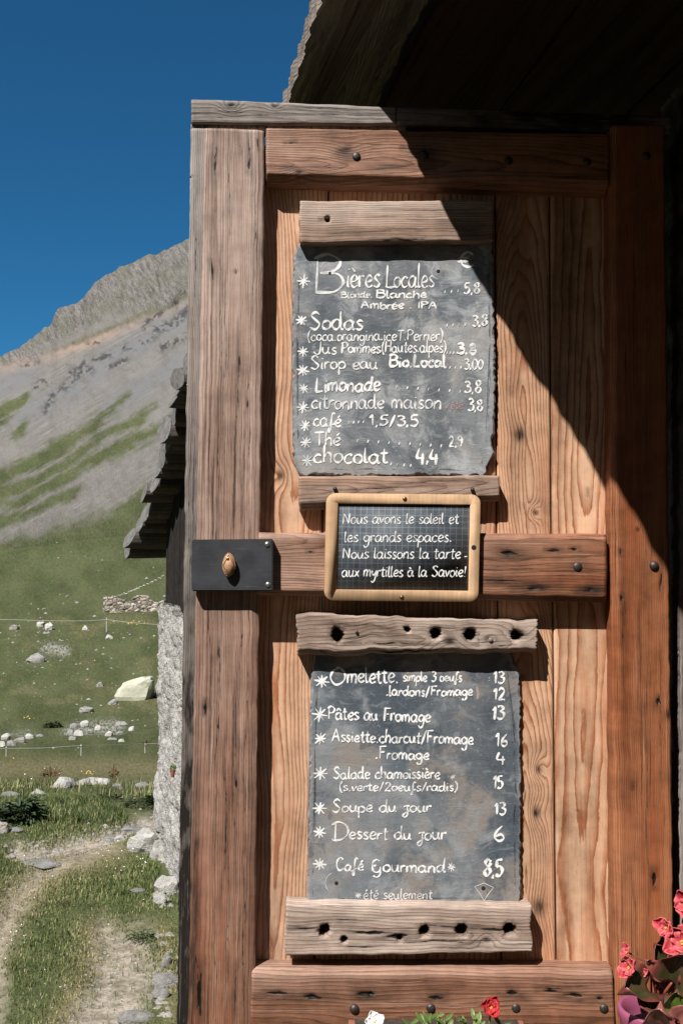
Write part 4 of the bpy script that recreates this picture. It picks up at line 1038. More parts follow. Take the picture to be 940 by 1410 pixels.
#PART2
# =================================================================== THE LAND
# profile: distance, picture row where it is seen at picture column 0 and at column 260
PROF = np.array([(6.0, 1116, 1116), (8, 1098, 1098), (11, 1085, 1084), (22, 1062, 1060), (45, 1040, 1036), (70, 1000, 996), (88, 950, 946), (108, 900, 896),
                 (130, 860, 856), (170, 820, 812), (260, 775, 750), (380, 735, 690), (520, 680, 610), (750, 600, 505), (1000, 535, 410), (1250, 492, 328), (1500, 590, 450), (2500, 700, 650)])
SKX = np.array([-2500, -900, -400, 0, 20, 40, 58, 70, 80, 92, 105, 115, 130, 146, 165, 185, 205, 230, 262, 420, 900, 2000.])
SKY_ = np.array([760, 720, 640, 492, 483, 470, 455, 446, 424, 421, 420, 412, 388, 380, 368, 362, 351, 345, 328, 235, 150, 150.])
def skyl(px): return np.interp(px, SKX, SKY_)
def prof_y(d, px):
    ld = np.log(d)
    y0 = np.interp(ld, np.log(PROF[:, 0]), PROF[:, 1]); y1 = np.interp(ld, np.log(PROF[:, 0]), PROF[:, 2])
    q = np.clip(px / 260.0, -2.0, 2.2)
    y = y0 + (y1 - y0) * q
    # blend towards the skyline for the mountain
    f = np.clip((ld - math.log(520)) / (math.log(1250) - math.log(520)), 0, 1)
    b = np.interp(math.log(520), np.log(PROF[:, 0]), PROF[:, 1]) + (-70) * q
    ym = b + (skyl(px) - b) * f
    y = np.where((d > 520) & (d <= 1250), ym, y)
    y = np.where(d > 1250, skyl(px) + (d - 1250) * 0.25, y)
    return y
_M = np.array(CAM_R)
def rays(px, py):
    px, py = np.broadcast_arrays(np.asarray(px, float), np.asarray(py, float))
    v = np.stack([(px - 470) / F, (705 - py) / F, -np.ones_like(px)], -1) @ _M.T
    return v
def land(px, d):
    """world points on the land in the direction of column px at distance d (numpy)"""
    px, d = np.broadcast_arrays(np.asarray(px, float), np.asarray(d, float))
    y = prof_y(np.maximum(d, 6.0), px)
    v = rays(px, y)
    v = v / v[..., 1:2]
    z = EYE + v[..., 2] * d
    zflat = 0.0
    x = v[..., 0] * d
    near = d < 6.0
    z6 = EYE + (rays(px, prof_y(np.full_like(d, 6.0), px)) / rays(px, prof_y(np.full_like(d, 6.0), px))[..., 1:2])[..., 2] * 6.0
    z = np.where(near, z6 * sstep(3.5, 6.0, d), z)
    x = np.where(near, (px - 470) / F * d, x)
    return np.stack([x, d, z], -1)
def row_d(px, py):
    """distance at which the land is seen at a picture point"""
    ds = np.exp(np.linspace(math.log(2.2), math.log(1240), 1500))
    P = land(np.full_like(ds, px), ds)
    v = P - np.array((0, 0, EYE))
    c = v @ _M          # camera coords
    yy = 705 + c[:, 1] / c[:, 2] * F
    i = np.argmin(np.abs(yy - py))
    return float(ds[i])
def ground_z(x, y):
    px = 470 + F * x / y
    return float(land(np.array([px]), np.array([y]))[0, 2])

cols = np.concatenate([np.linspace(-2400, -420, 40), np.linspace(-400, -20, 60), np.linspace(-15, 290, 250), np.linspace(300, 560, 24), np.linspace(600, 3400, 60)])
drow = np.concatenate([np.linspace(0.9, 2.6, 8), np.exp(np.linspace(math.log(2.7), math.log(9), 240)), np.exp(np.linspace(math.log(9.1), math.log(60), 70)), np.exp(np.linspace(math.log(61), math.log(500), 190)), np.exp(np.linspace(math.log(502), math.log(1250), 260)), np.exp(np.linspace(math.log(1270), math.log(2500), 14))])
PX, DD = np.meshgrid(cols, drow)
L = land(PX, DD)
# image coordinates of every vertex, for laying out what grows where
vv = L - np.array((0, 0, EYE)); cc_ = vv @ _M
PXX = 470 - cc_[..., 0] / cc_[..., 2] * F; PYY = 705 + cc_[..., 1] / cc_[..., 2] * F
def seg_d(px, py, pts):
    """distance in px to a polyline"""
    best = np.full(px.shape, 1e9)
    for (x0, y0), (x1, y1) in zip(pts[:-1], pts[1:]):
        dx, dy = x1 - x0, y1 - y0
        t = np.clip(((px - x0) * dx + (py - y0) * dy) / (dx * dx + dy * dy), 0, 1)
        best = np.minimum(best, np.hypot(px - x0 - t * dx, py - y0 - t * dy))
    return best
def polym(px, py, pts, soft=4.0, warp=None):
    """soft mask of a polygon"""
    inside = np.zeros(px.shape, bool)
    n = len(pts)
    for i in range(n):
        x0, y0 = pts[i]; x1, y1 = pts[(i + 1) % n]
        c = ((y0 > py) != (y1 > py)) & (px < (x1 - x0) * (py - y0) / ((y1 - y0) + 1e-9) + x0)
        inside ^= c
    d = seg_d(px, py, list(pts) + [pts[0]])
    return np.where(inside, 0.5 + 0.5 * np.clip(d / soft, 0, 1), 0.5 - 0.5 * np.clip(d / soft, 0, 1))

wx = PXX + 6 * fbm(PXX / 26, PYY / 26, 3, 4); wy = PYY + 6 * fbm(PXX / 24, PYY / 24, 9, 4)
far = DD > 200
AL, AC = (PXX * .86 - PYY * .5), (PXX * .5 + PYY * .86)
# masks on the mountain
g_ = PYY - skyl(PXX)
pink_y = np.interp(PXX, [-300, 0, 49, 126, 172, 218, 262, 400], [610, 509, 500, 472, 449, 436, 412, 350])
rock = sstep(6, -10, wy - pink_y + 0) 
smooth_talus = np.exp(-((wy - (pink_y - 16)) / 8.0) ** 2) * sstep(20, 70, PXX) * sstep(210, 150, PXX)
rock = np.clip(rock - 0.8 * smooth_talus, 0, 1)
pink = np.exp(-((wy - pink_y) / 7.0) ** 2) * (0.35 + 0.9 * np.clip(0.25 + fbm(PXX / 18, PYY / 12, 31, 3), 0, 1)) * np.clip(1 - np.abs(PXX - 110) / 190, 0, 1)
darkcl = np.zeros_like(PXX)
for pts, wd in ((((200, 448), (222, 432)), 3.0), (((205, 465), (225, 450), (262, 428)), 6.0), (((100, 512), (150, 488), (200, 470)), 4.0), (((66, 566), (76, 545)), 5.0), (((85, 540), (96, 528), (125, 508)), 5.0), (((50, 535), (66, 525)), 4.0), (((150, 505), (172, 496)), 4.0), (((225, 480), (262, 462)), 5.0), (((30, 505), (50, 500)), 2.5), (((120, 474), (135, 470)), 2.5), (((240, 420), (255, 400)), 5.0)):
    darkcl = np.maximum(darkcl, np.exp(-(seg_d(wx, wy, pts) / (wd * 1.25)) ** 2))
darkcl *= sstep(-0.15, 0.12, fbm(PXX / 4, PYY / 3.4, 41, 5) + 0.5 * fbm(PXX / 12, PYY / 9, 43, 3))
blue = np.zeros_like(PXX)
for pts, wd in ((((0, 530), (40, 515)), 16), (((30, 575), (90, 545), (160, 490), (262, 430)), 18), (((150, 560), (200, 530), (262, 490)), 15)):
    blue = np.maximum(blue, np.exp(-(seg_d(wx, wy, pts) / wd) ** 2) * 0.9)
gA = np.zeros_like(PXX)
for pts in (((-120, 700), (-10, 652), (60, 620), (110, 592), (150, 562), (176, 542), (168, 556), (130, 590), (95, 612), (55, 640), (-10, 672), (-120, 730)),
            ((-120, 755), (-10, 697), (60, 668), (110, 640), (160, 612), (215, 585), (262, 560), (262, 580), (225, 598), (180, 615), (120, 648), (60, 678), (-10, 706), (-120, 775)),
            ((-100, 690), (-10, 672), (50, 655), (100, 625), (140, 600), (195, 568), (215, 556), (190, 585), (150, 600), (100, 640), (40, 672), (-10, 686), (-100, 720)),
            ((-60, 600), (-5, 566), (36, 543), (30, 556), (0, 580), (-60, 620)), ((-80, 625), (-10, 588), (10, 574), (-10, 600), (-80, 650)),
            ((18, 602), (30, 582), (36, 578), (30, 595)), ((10, 712), (60, 692), (112, 672), (104, 684), (80, 694), (30, 712)), ((-60, 745), (0, 716), (40, 702), (20, 716), (-60, 760)),
            ((165, 704), (200, 672), (262, 640), (262, 700))):
    gA = np.maximum(gA, polym(wx, wy, pts, 13.0))
gA = sstep(0.17, 0.62, gA + 0.26 * fbm(AL / 45, AC / 6, 55, 4) + 0.10 * fbm(PXX / 5, PYY / 5, 56, 3))
gl_y = np.interp(PXX, [-500, 0, 60, 110, 150, 190, 262, 500], [840, 746, 732, 716, 702, 682, 650, 560])
meadow = sstep(-16, 16, wy - gl_y + 13 * fbm(AL / 40, AC / 7, 61, 5) + 6 * fbm(PXX / 7, PYY / 5, 62, 4))
meadow = np.where(DD < 150, 1.0, meadow)
grass = np.clip(np.maximum(gA * (PYY > 520), meadow), 0, 1)
grass = np.where(g_ < 30, 0.0, grass)
grass = np.maximum(grass, 0.5 * np.exp(-((wy - (pink_y - 7)) / 3.5) ** 2) * sstep(60, 110, PXX))
# near: path, bare soil, straw
dirt = np.zeros_like(PXX)
nearm = DD < 12
def strip(pts, wd): return np.exp(-(seg_d(wx, wy, pts) / wd) ** 2)
if True:
    dirt = np.maximum(dirt, 0.95 * strip(((225, 1128), (185, 1138), (150, 1152), (110, 1160), (60, 1168), (20, 1172)), 11))
    dirt = np.maximum(dirt, 0.66 * strip(((150, 1160), (95, 1180), (55, 1200), (28, 1232), (8, 1270), (-10, 1310)), 18))
    dirt = np.maximum(dirt, 0.8 * polym(wx, wy, ((140, 1272), (200, 1280), (205, 1310), (225, 1340), (205, 1365), (190, 1410), (170, 1480), (60, 1480), (96, 1400), (125, 1360), (130, 1310)), 16))
    dirt = np.maximum(dirt, 0.9 * polym(wx, wy, ((-60, 1310), (4, 1310), (10, 1340), (0, 1420), (-60, 1450)), 10))
    dirt = np.where(nearm, dirt, 0)
straw = np.where(nearm, np.maximum(strip(((150, 1172), (90, 1190), (40, 1225), (10, 1260), (-20, 1310)), 26), np.maximum(0.8 * strip(((130, 1290), (110, 1360), (80, 1420)), 24), 0.6 * strip(((225, 1290), (235, 1400)), 18))), 0)
straw = np.maximum(straw, np.where((DD > 11) & (DD < 75), 0.75 * np.exp(-((PYY - 1058) / 16) ** 2), 0))
straw = np.maximum(straw, np.where((DD > 75) & (DD < 150), 0.35 * sstep(0.0, 0.5, fbm(PXX / 40, PYY / 14, 71, 3)), 0))
stony = np.where((DD > 60) & (DD < 150), 0.9 * np.maximum(np.maximum(strip(((35, 1018), (0, 1025)), 10), strip(((95, 1012), (125, 1002), (160, 1004)), 10)), np.maximum(strip(((60, 893), (90, 898)), 6), strip(((0, 1055), (30, 1054)), 3))), 0)
# relief
amp_rock = np.where(DD > 500, rock * 1.0 + darkcl * 0.8, 0)
relief = np.zeros_like(PXX)
relief += amp_rock * DD * (0.0022 * fbm(PXX / 9, PYY / 8, 81, 4) * sstep(0, 25, g_ + 5) + 0.0030 * (0.5 - np.abs(fbm(PXX / 24 - PYY / 50, PYY / 22, 83, 4)) * 1.6))
relief += np.where(DD > 380, (1 - rock) * DD * 0.0008 * fbm((PXX + PYY * 0.9) / 13, (PYY - PXX * 0.6) / 60, 85, 4), 0) * (1 - 0.6 * grass)
relief += np.where((DD > 20) & (DD < 400), DD * 0.0012 * fbm(L[..., 0] * 0.09, L[..., 1] * 0.05, 87, 4) + DD * 0.0005 * fbm(L[..., 0] * 0.6, L[..., 1] * 0.12, 90, 3), 0)
relief += np.where(DD < 12, 0.035 * fbm(L[..., 0] * 1.3, L[..., 1] * 1.3, 88, 4) - 0.03 * np.clip(dirt, 0, 1) + 0.012 * fbm(L[..., 0] * 9, L[..., 1] * 9, 89, 4), 0) * sstep(2.2, 3.2, DD)
L2 = L.copy(); L2[..., 2] += relief
# jagged ridge
def lmat(name):
    t = NT(name)
    o = t.objco()
    px = t.attr('lay', True)
    fine = t.noise(px, 0.45, 5, 0.65); mid = t.noise(px, 0.09, 5, 0.6); big = t.noise(px, 0.025, 3, 0.5)
    return t, o, px, fine, mid, big
# mountain
t_, o_, px_, fine, mid, big = lmat('mountain_scree')
tal = t_.mix(t_.smooth(t_.math('ADD', t_.math('MULTIPLY', mid, 0.6), t_.math('MULTIPLY', big, 0.5)), 0.4, 0.72), (0.145, 0.135, 0.121), (0.208, 0.196, 0.179))
fl_ = t_.attr('fall', True)
sk = t_.noise(t_.mul(fl_, (0.018, 0.30, 1)), 1.0, 5, 0.7); sk2 = t_.noise(t_.mul(fl_, (0.05, 0.9, 1)), 1.0, 4, 0.7)
tal = t_.mix(t_.math('MULTIPLY', t_.smooth(t_.math('ADD', t_.math('MULTIPLY', sk, .6), t_.math('MULTIPLY', mid, .42)), 0.51, 0.62), 0.6), tal, (0.145, 0.135, 0.12))
tal = t_.mix(t_.math('MULTIPLY', t_.smooth(t_.math('ADD', t_.math('MULTIPLY', sk, .6), t_.math('MULTIPLY', big, .42)), 0.48, 0.38), 0.5), tal, (0.265, 0.252, 0.235))
spk = t_.noise(px_, 1.1, 3, 0.6); spz = t_.noise(px_, 0.05, 4, 0.6)
tal = t_.mix(t_.math('MULTIPLY', t_.smooth(t_.math('ADD', spk, t_.math('MULTIPLY', t_.math('SUBTRACT', spz, .5), .5)), 0.60, 0.68), 0.55), tal, (0.10, 0.094, 0.085))
tal = t_.mix(t_.math('MULTIPLY', t_.smooth(spk, 0.34, 0.26), 0.5), tal, (0.33, 0.315, 0.295))
tal = t_.mix(t_.math('MULTIPLY', t_.smooth(sk2, 0.58, 0.72), 0.2), tal, (0.12, 0.115, 0.105))
tal = t_.mix(t_.math('MULTIPLY', t_.attr('blue'), t_.smooth(mid, 0.35, 0.55)), tal, (0.160, 0.162, 0.168))
rk = t_.mix(t_.smooth(t_.math('ADD', t_.math('MULTIPLY', t_.noise(t_.mul(px_, (1.3, 0.8, 1)), 0.5, 6, 0.75), 0.55), t_.math('MULTIPLY', t_.noise(t_.mul(fl_, (0.22, 0.07, 1)), 1.0, 5, 0.7), 0.5)), 0.42, 0.64), (0.085, 0.077, 0.068), (0.215, 0.20, 0.182))
rk = t_.mix(t_.math('MULTIPLY', t_.smooth(big, 0.45, 0.6), 0.35), rk, (0.11, 0.115, 0.075))
c = t_.mix(t_.attr('rock'), tal, rk)
c = t_.mix(t_.math('MULTIPLY', t_.attr('pink'), 0.9, clamp=True), c, (0.36, 0.245, 0.19))
gcol = t_.mix(t_.smooth(t_.math('ADD', t_.math('MULTIPLY', t_.noise(px_, 0.3, 5, 0.7), 0.55), t_.math('MULTIPLY', big, 0.5)), 0.38, 0.66), (0.048, 0.062, 0.024), (0.100, 0.112, 0.052))
gcol = t_.mix(t_.math('MULTIPLY', t_.smooth(mid, 0.48, 0.66), 0.6), gcol, (0.085, 0.080, 0.045))
c = t_.mix(t_.math('MULTIPLY', t_.attr('grass'), t_.math('MULTIPLY_ADD', mid, 0.5, 0.75), clamp=True), c, gcol)
c = t_.mix(t_.math('MULTIPLY', t_.attr('darkcl'), 0.85), c, (0.045, 0.042, 0.042))
c = t_.mix(t_.math('MULTIPLY', t_.smooth(fine, 0.70, 0.8), 0.5), c, (0.34, 0.32, 0.29))
c = t_.mix(t_.math('MULTIPLY', t_.smooth(fine, 0.36, 0.24), 0.45), c, (0.07, 0.07, 0.055))
t_.set(Base_Color=c, Roughness=0.95, Normal=t_.bump(t_.math('ADD', fine, t_.math('MULTIPLY', mid, 2.0)), 0.5, 3.0)); t_.b.inputs['Specular IOR Level'].default_value = 0.05
M_MOUNT = t_.m
# near land
t_, o_, px_, fine, mid, big = lmat('alpine_meadow')
m1 = t_.noise(o_, 0.12, 5, 0.6); m2 = t_.noise(o_, 1.6, 5, 0.65); m3 = t_.noise(o_, 22, 5, 0.65); m4 = t_.noise(px_, 0.3, 5, 0.7)
gc_ = t_.mix(t_.smooth(t_.math('ADD', t_.math('MULTIPLY', m4, 0.55), t_.math('MULTIPLY', big, 0.5)), 0.38, 0.66), (0.048, 0.062, 0.024), (0.100, 0.112, 0.052))
gc_ = t_.mix(t_.math('MULTIPLY', t_.smooth(mid, 0.48, 0.66), 0.6), gc_, (0.085, 0.080, 0.045))
gc_ = t_.mix(t_.attr('straw'), gc_, t_.mix(t_.smooth(m4, 0.35, 0.65), (0.13, 0.115, 0.055), (0.22, 0.19, 0.105)))
soil = t_.mix(t_.smooth(t_.math('ADD', t_.math('MULTIPLY', m3, 0.6), t_.math('MULTIPLY', m2, 0.4)), 0.38, 0.62), (0.22, 0.185, 0.145), (0.40, 0.35, 0.29))
soil = t_.mix(t_.smooth(t_.noise(o_, 70, 4, 0.7), 0.60, 0.70), soil, (0.42, 0.39, 0.36))
c = t_.mix(t_.math('MULTIPLY', t_.attr('dirt'), t_.math('MULTIPLY_ADD', m3, 1.3, 0.4), clamp=True), gc_, soil)
tal = t_.mix(t_.smooth(mid, 0.4, 0.65), (0.19, 0.172, 0.148), (0.24, 0.22, 0.195))
c = t_.mix(t_.math('SUBTRACT', 1.0, t_.attr('grass')), c, tal)
c = t_.mix(t_.math('MULTIPLY', t_.attr('stony'), t_.smooth(t_.noise(px_, 0.35, 5, 0.7), 0.44, 0.56)), c, (0.34, 0.33, 0.31))
sp_ = t_.smooth(t_.noise(px_, 0.33, 2, 0.5), 0.735, 0.775)
tf = t_.noise(px_, 0.55, 4, 0.7)
c = t_.mix(t_.math('MULTIPLY', t_.smooth(tf, 0.56, 0.68), t_.math('MULTIPLY', t_.attr('fleck'), 0.5)), c, (0.045, 0.055, 0.022))
c = t_.mix(t_.math('MULTIPLY', t_.smooth(tf, 0.44, 0.32), t_.math('MULTIPLY', t_.attr('fleck'), 0.45)), c, (0.150, 0.145, 0.085))
c = t_.mix(t_.math('MULTIPLY', sp_, t_.math('MULTIPLY', t_.attr('fleck'), 0.75)), c, (0.36, 0.35, 0.32))
t_.set(Base_Color=c, Roughness=0.95, Normal=t_.bump(t_.math('ADD', t_.math('MULTIPLY', m3, 0.02), t_.math('ADD', t_.math('MULTIPLY', m2, 0.08), t_.math('MULTIPLY', m1, 0.5))), 0.9, 1.0)); t_.b.inputs['Specular IOR Level'].default_value = 0.05
M_MEADOW = t_.m
nr_, nc_ = PX.shape
cut = int(np.searchsorted(drow, 300.0))
lay = np.stack([PXX, PYY, 0 * PXX], -1)
def landmesh(name, r0, r1, mat):
    idx = np.arange((r1 - r0) * nc_).reshape(r1 - r0, nc_)
    f = np.stack([idx[:-1, :-1], idx[:-1, 1:], idx[1:, 1:], idx[1:, :-1]], -1).reshape(-1, 4)
    sl = slice(r0, r1)
    a = {k: v[sl].ravel() for k, v in dict(rock=rock, pink=pink, blue=blue, grass=grass, darkcl=darkcl, dirt=dirt, straw=straw, stony=stony, fleck=np.where((DD > 60) & (DD < 400), 1.0, 0.0)).items()}
    a['lay'] = lay[sl].reshape(-1, 3); a['fall'] = np.stack([AL, AC, 0 * AL], -1)[sl].reshape(-1, 3)
    o = mesh_np(name, L2[sl].reshape(-1, 3), f, mat, None, True, a)
    return tag(o, kind='structure')
landmesh('ground', 0, cut + 1, M_MEADOW)
landmesh('mountain', cut, nr_, M_MOUNT)
# the yard behind and beside the viewer
M_YARD = simple_mat('yard_earth', (0.035, 0.030, 0.022), 0.95, 0, 0.3, 2.0, 0.5, spec=0.05, dist=0.02)
bm = bmesh.new(); bmesh.ops.create_grid(bm, x_segments=24, y_segments=24, size=60)
for v in bm.verts: v.co.z = -0.12; v.co.y -= 56
tag(mesh_bm('yard', bm, M_YARD), kind='structure')

# added unseen slope behind the viewer, blocking low sky to deepen porch shade
az = np.radians(np.linspace(156, 392, 120)); rr_ = np.array([60, 140, 260, 420, 600, 800, 1000, 1200, 1500.])
hz = np.array([-2, -6, 10, 110, 260, 450, 640, 800, 760.])
AZ, RR = np.meshgrid(az, rr_)
edge_ = sstep(0, 0.25, (AZ - az[0])) * sstep(0, 0.25, az[-1] - AZ)
HZ = np.interp(RR, rr_, hz) * (1 + 0.18 * fbm(AZ * 4, RR / 400, 19, 4)) * edge_ - 3 - 20 * (1 - edge_)
V = np.stack([RR * np.cos(AZ), RR * np.sin(AZ), HZ], -1).reshape(-1, 3)
idx = np.arange(V.shape[0]).reshape(AZ.shape)
f = np.stack([idx[:-1, :-1], idx[:-1, 1:], idx[1:, 1:], idx[1:, :-1]], -1).reshape(-1, 4)
tag(mesh_np('sky_blocker_slope', V, f, simple_mat('sky_blocker_dark', (0.05, 0.055, 0.032), 0.95, 0, 0.4, 0.02, 0.0, spec=0.02), None, True), kind='structure')
# ------------------------------------------------------------------ stones
def stone_mat(name, base, light, darkc=None):
    t = NT(name); o = t.objco()
    g = t.n.new('ShaderNodeTexCoord').outputs['Generated']
    n1 = t.noise(g, 3.0, 5, 0.65); n2 = t.noise(g, 11, 5, 0.7)
    c = t.mix(t.smooth(t.math('ADD', t.math('MULTIPLY', n1, 0.6), t.math('MULTIPLY', n2, 0.45)), 0.38, 0.66), base, light)
    if darkc: c = t.mix(t.smooth(n1, 0.52, 0.62), c, darkc)
    t.set(Base_Color=c, Roughness=0.9, Normal=t.bump(n2, 0.6, 0.05)); t.b.inputs['Specular IOR Level'].default_value = 0.15
    return t.m
M_ST_G = stone_mat('grey_stone', (0.20, 0.195, 0.185), (0.36, 0.35, 0.335))
M_ST_W = stone_mat('white_stone', (0.36, 0.35, 0.33), (0.58, 0.565, 0.54))
M_ST_Y = stone_mat('lichen_stone', (0.42, 0.42, 0.33), (0.58, 0.575, 0.48))
M_ST_R = stone_mat('rusty_stone', (0.36, 0.34, 0.31), (0.52, 0.49, 0.45), (0.24, 0.13, 0.085))
def rock_mesh(name, c, sx, sy, sz, mat, seed, rough=0.25, sub=3, flat=0.0, parent=None, rot=None, prof=None, boxy=None):
    r = random.Random(seed)
    bm = bmesh.new(); bmesh.ops.create_icosphere(bm, subdivisions=sub, radius=1)
    ns = [(Vector((r.gauss(0, 1), r.gauss(0, 1), r.gauss(0, 1) + .3)).normalized(), r.uniform(0.55, 0.9)) for _ in range(11)]
    a = r.uniform(0, 6.28) if rot is None else rot
    for v in bm.verts:
        p = v.co.copy()
        for n, d in ns:
            q = p.dot(n)
            if q > d: p -= n * (q - d) * 0.9
        if boxy:
            p = Vector([math.copysign(abs(q) ** boxy, q) for q in v.co]); p.x += 0.22 * (p.z + .3)
        k = 1 + rough * float(fbm(np.array(p.x * 2 + seed), np.array(p.y * 2 + p.z * 3.1), seed, 3))
        p *= k
        if p.z < -0.35: p.z = -0.35 + (p.z + 0.35) * 0.3
        x, y = p.x * math.cos(a) - p.y * math.sin(a), p.x * math.sin(a) + p.y * math.cos(a)
        z = p.z
        if prof: z *= prof(x)
        v.co = Vector((x * sx, y * sy, z * sz + 0.35 * sz))
    bmesh.ops.translate(bm, verts=bm.verts, vec=c)
    return mesh_bm(name, bm, mat, parent, False, loc=c)
def put_rock(px, py, wpx, hpx, mat, label, cat='rock', name='boulder', seed=None, group=None, rough=0.25, depth=0.8, rot=None, prof=None, sub=3, boxy=None):
    d = row_d(px, py)
    p = Vector(land(np.array([px]), np.array([d]))[0])
    i = int(np.argmin(np.abs(drow - d))); j = int(np.argmin(np.abs(cols - px)))
    p.z = p.z + relief[i, j] * (1 if d < 400 else 0)
    m = d / F
    o = rock_mesh(name, p - Vector((0, 0, 0.16 * hpx * m)), wpx * m * 0.56, wpx * m * 0.5 * depth, hpx * m * 0.92, mat, seed or int(px * 7 + py), rough, sub, rot=rot, prof=prof, boxy=boxy)
    return tag(o, label, cat, group)
put_rock(184, 962, 43, 28, M_ST_Y, 'big pale yellowish boulder with a slanted left side alone in the meadow', seed=12, rough=0.20, rot=0.0, prof=lambda x: 0.9 + 0.16 * x, boxy=0.55)
put_rock(49, 911, 25, 11, M_ST_G, 'low grey boulder in the meadow left of the upper fence post', seed=3)
put_rock(67, 867, 12, 10, M_ST_W, 'squarish white boulder just under the upper fence wire', seed=4)
put_rock(57, 862, 15, 7, M_ST_W, 'flat white stone behind the squarish white boulder under the upper wire', seed=5)
put_rock(21, 866, 14, 6, M_ST_G, 'small stone at the far left under the upper wire', seed=15)
put_rock(118, 868, 10, 6, M_ST_W, 'small white stone between squarish boulder and upper fence post', seed=6)
put_rock(151, 880, 11, 6, M_ST_W, 'white stone just below the upper fence post', seed=7)
put_rock(120, 981, 22, 9, M_ST_G, 'slanting grey stone in the meadow below the big yellowish boulder', seed=8)
put_rock(156, 970, 15, 7, M_ST_G, 'small grey stone at the lower left of the big yellowish boulder', seed=9)
put_rock(139, 946, 10, 6, M_ST_G, 'small narrow stone left of the big yellowish boulder', seed=10)
put_rock(90, 1084, 35, 17, M_ST_W, 'whitish block with a flat top at the edge of the slope', seed=21, rough=0.12)
put_rock(128, 1080, 40, 10, M_ST_W, 'long low pale rock right of the whitish block at the slope edge', seed=22)
put_rock(53, 1096, 32, 11, M_ST_W, 'low white rock in front of the whitish block', seed=23)
put_rock(12, 1147, 24, 15, M_ST_R, 'white rock with a rust brown patch beside the path at far left', seed=24)
put_rock(32, 1145, 18, 6, M_ST_G, 'flat grey stone touching the rust patched rock', seed=25)
put_rock(196, 1085, 18, 9, M_ST_G, 'grey rock half hidden in the tall dark grass near the wall', seed=26)
put_rock(163, 1086, 12, 6, M_ST_G, 'small grey stone in the tall grass right of the long low rock', seed=27)
put_rock(14, 1100, 30, 9, M_ST_G, 'broad low grey stone behind the dark dock plants', seed=28)
# rubble in the meadow
for k, (x, y, a, b) in enumerate(((28, 1022, 18, 9), (40, 1016, 14, 8), (55, 1013, 10, 4), (8, 1018, 14, 9), (16, 1026, 14, 8), (2, 1028, 12, 8))):
    put_rock(x, y, a, b, M_ST_W if k % 2 else M_ST_G, 'pale stone in the rubble patch at the left above the lower fence', name='rubble_stone', seed=40 + k, group='stones of the left rubble patch', sub=2)
for k, (x, y, a, b) in enumerate(((104, 1002, 14, 8), (116, 1000, 16, 9), (97, 1010, 12, 7), (110, 1012, 14, 8), (124, 1009, 13, 7), (135, 1004, 10, 6), (100, 1018, 10, 6))):
    put_rock(x, y, a, b, M_ST_W if k % 2 else M_ST_G, 'pale stone in the rubble heap above the middle fence post', name='rubble_stone', seed=60 + k, group='stones of the middle rubble heap', sub=2)
for k, (x, y, a, b) in enumerate(((168, 999, 17, 7), (150, 1012, 11, 8), (166, 1010, 14, 5), (182, 1005, 11, 7), (155, 1018, 14, 4), (168, 1021, 9, 5))):
    put_rock(x, y, a, b, M_ST_W if k % 2 else M_ST_G, 'scattered pale stone between the rubble heap and the stone wall', name='rubble_stone', seed=80 + k, group='stones right of the rubble heap', sub=2)
# at the foot of the wall and on the path
put_rock(206, 1172, 46, 32, M_ST_W, 'big white jagged rock at the far foot of the stone wall', seed=101, rough=0.4)
put_rock(226, 1182, 24, 22, M_ST_W, 'white jagged rock tucked against the wall beside the biggest one', seed=102, rough=0.4)
put_rock(240, 1232, 34, 26, M_ST_W, 'white rock at the wall foot behind the door edge, upper of two', seed=103, rough=0.35)
put_rock(226, 1246, 22, 15, M_ST_W, 'small white rock leaning out from the wall foot', seed=104, rough=0.35)
put_rock(236, 1352, 34, 18, M_ST_G, 'flat grey slab at the wall foot near the bottom left of the door', seed=105)
put_rock(230, 1372, 24, 14, M_ST_G, 'grey stone wedged under the flat slab at the wall foot', seed=106)
put_rock(198, 1404, 46, 14, M_ST_G, 'flat pale slab in the bare soil at the very bottom', seed=107)
put_rock(237, 1325, 14, 18, M_ST_G, 'upright pale stone above the flat slab at the wall foot', seed=108)
put_rock(197, 1230, 22, 6, M_ST_G, 'flat grey stone in the grass beside the wall foot rocks', seed=109)
put_rock(66, 1190, 50, 6, M_ST_G, 'flat grey stone lying in the path', seed=110)
put_rock(163, 1152, 24, 9, M_ST_G, 'grey path stone beside the whiter one', seed=111)
put_rock(174, 1156, 17, 9, M_ST_W, 'whiter path stone at the edge of the grass', seed=112)
put_rock(186, 1137, 34, 8, M_ST_G, 'long flat grey stone at the far end of the path', seed=113)

# small stones: path gravel and slope scatter
def scatter_stones(name, pts, mat):
    V = []; Fc = []
    base = np.array([(1, 0, 0), (.3, .95, 0), (-.8, .6, 0), (-.8, -.6, 0), (.3, -.95, 0), (.1, .05, .75), (-.3, -.1, .55)])
    fcs = [(0, 1, 5), (1, 2, 6), (1, 6, 5), (2, 3, 6), (3, 4, 6), (4, 5, 6), (4, 0, 5)]
    for (p, r) in pts:
        a = rw.uniform(0, 6.28); R_ = np.array([[math.cos(a), -math.sin(a), 0], [math.sin(a), math.cos(a), 0], [0, 0, 1]])
        q = (base * (r * rw.uniform(.7, 1.3), r * rw.uniform(.5, .9), r * rw.uniform(.5, 1.2))) @ R_.T + np.array(p) - np.array((0, 0, r * .12))
        n = len(V); V += [tuple(x) for x in q]; Fc += [tuple(n + i for i in f) for f in fcs]
    return tag(mesh_np(name, np.array(V), np.array(Fc), mat), kind='stuff')
def lpt(px, py):
    d = row_d(px, py)
    i = int(np.argmin(np.abs(drow - d))); j = int(np.argmin(np.abs(cols - px)))
    p = land(np.array([px]), np.array([d]))[0]; p[2] += relief[i, j]
    return p, d
pts = []
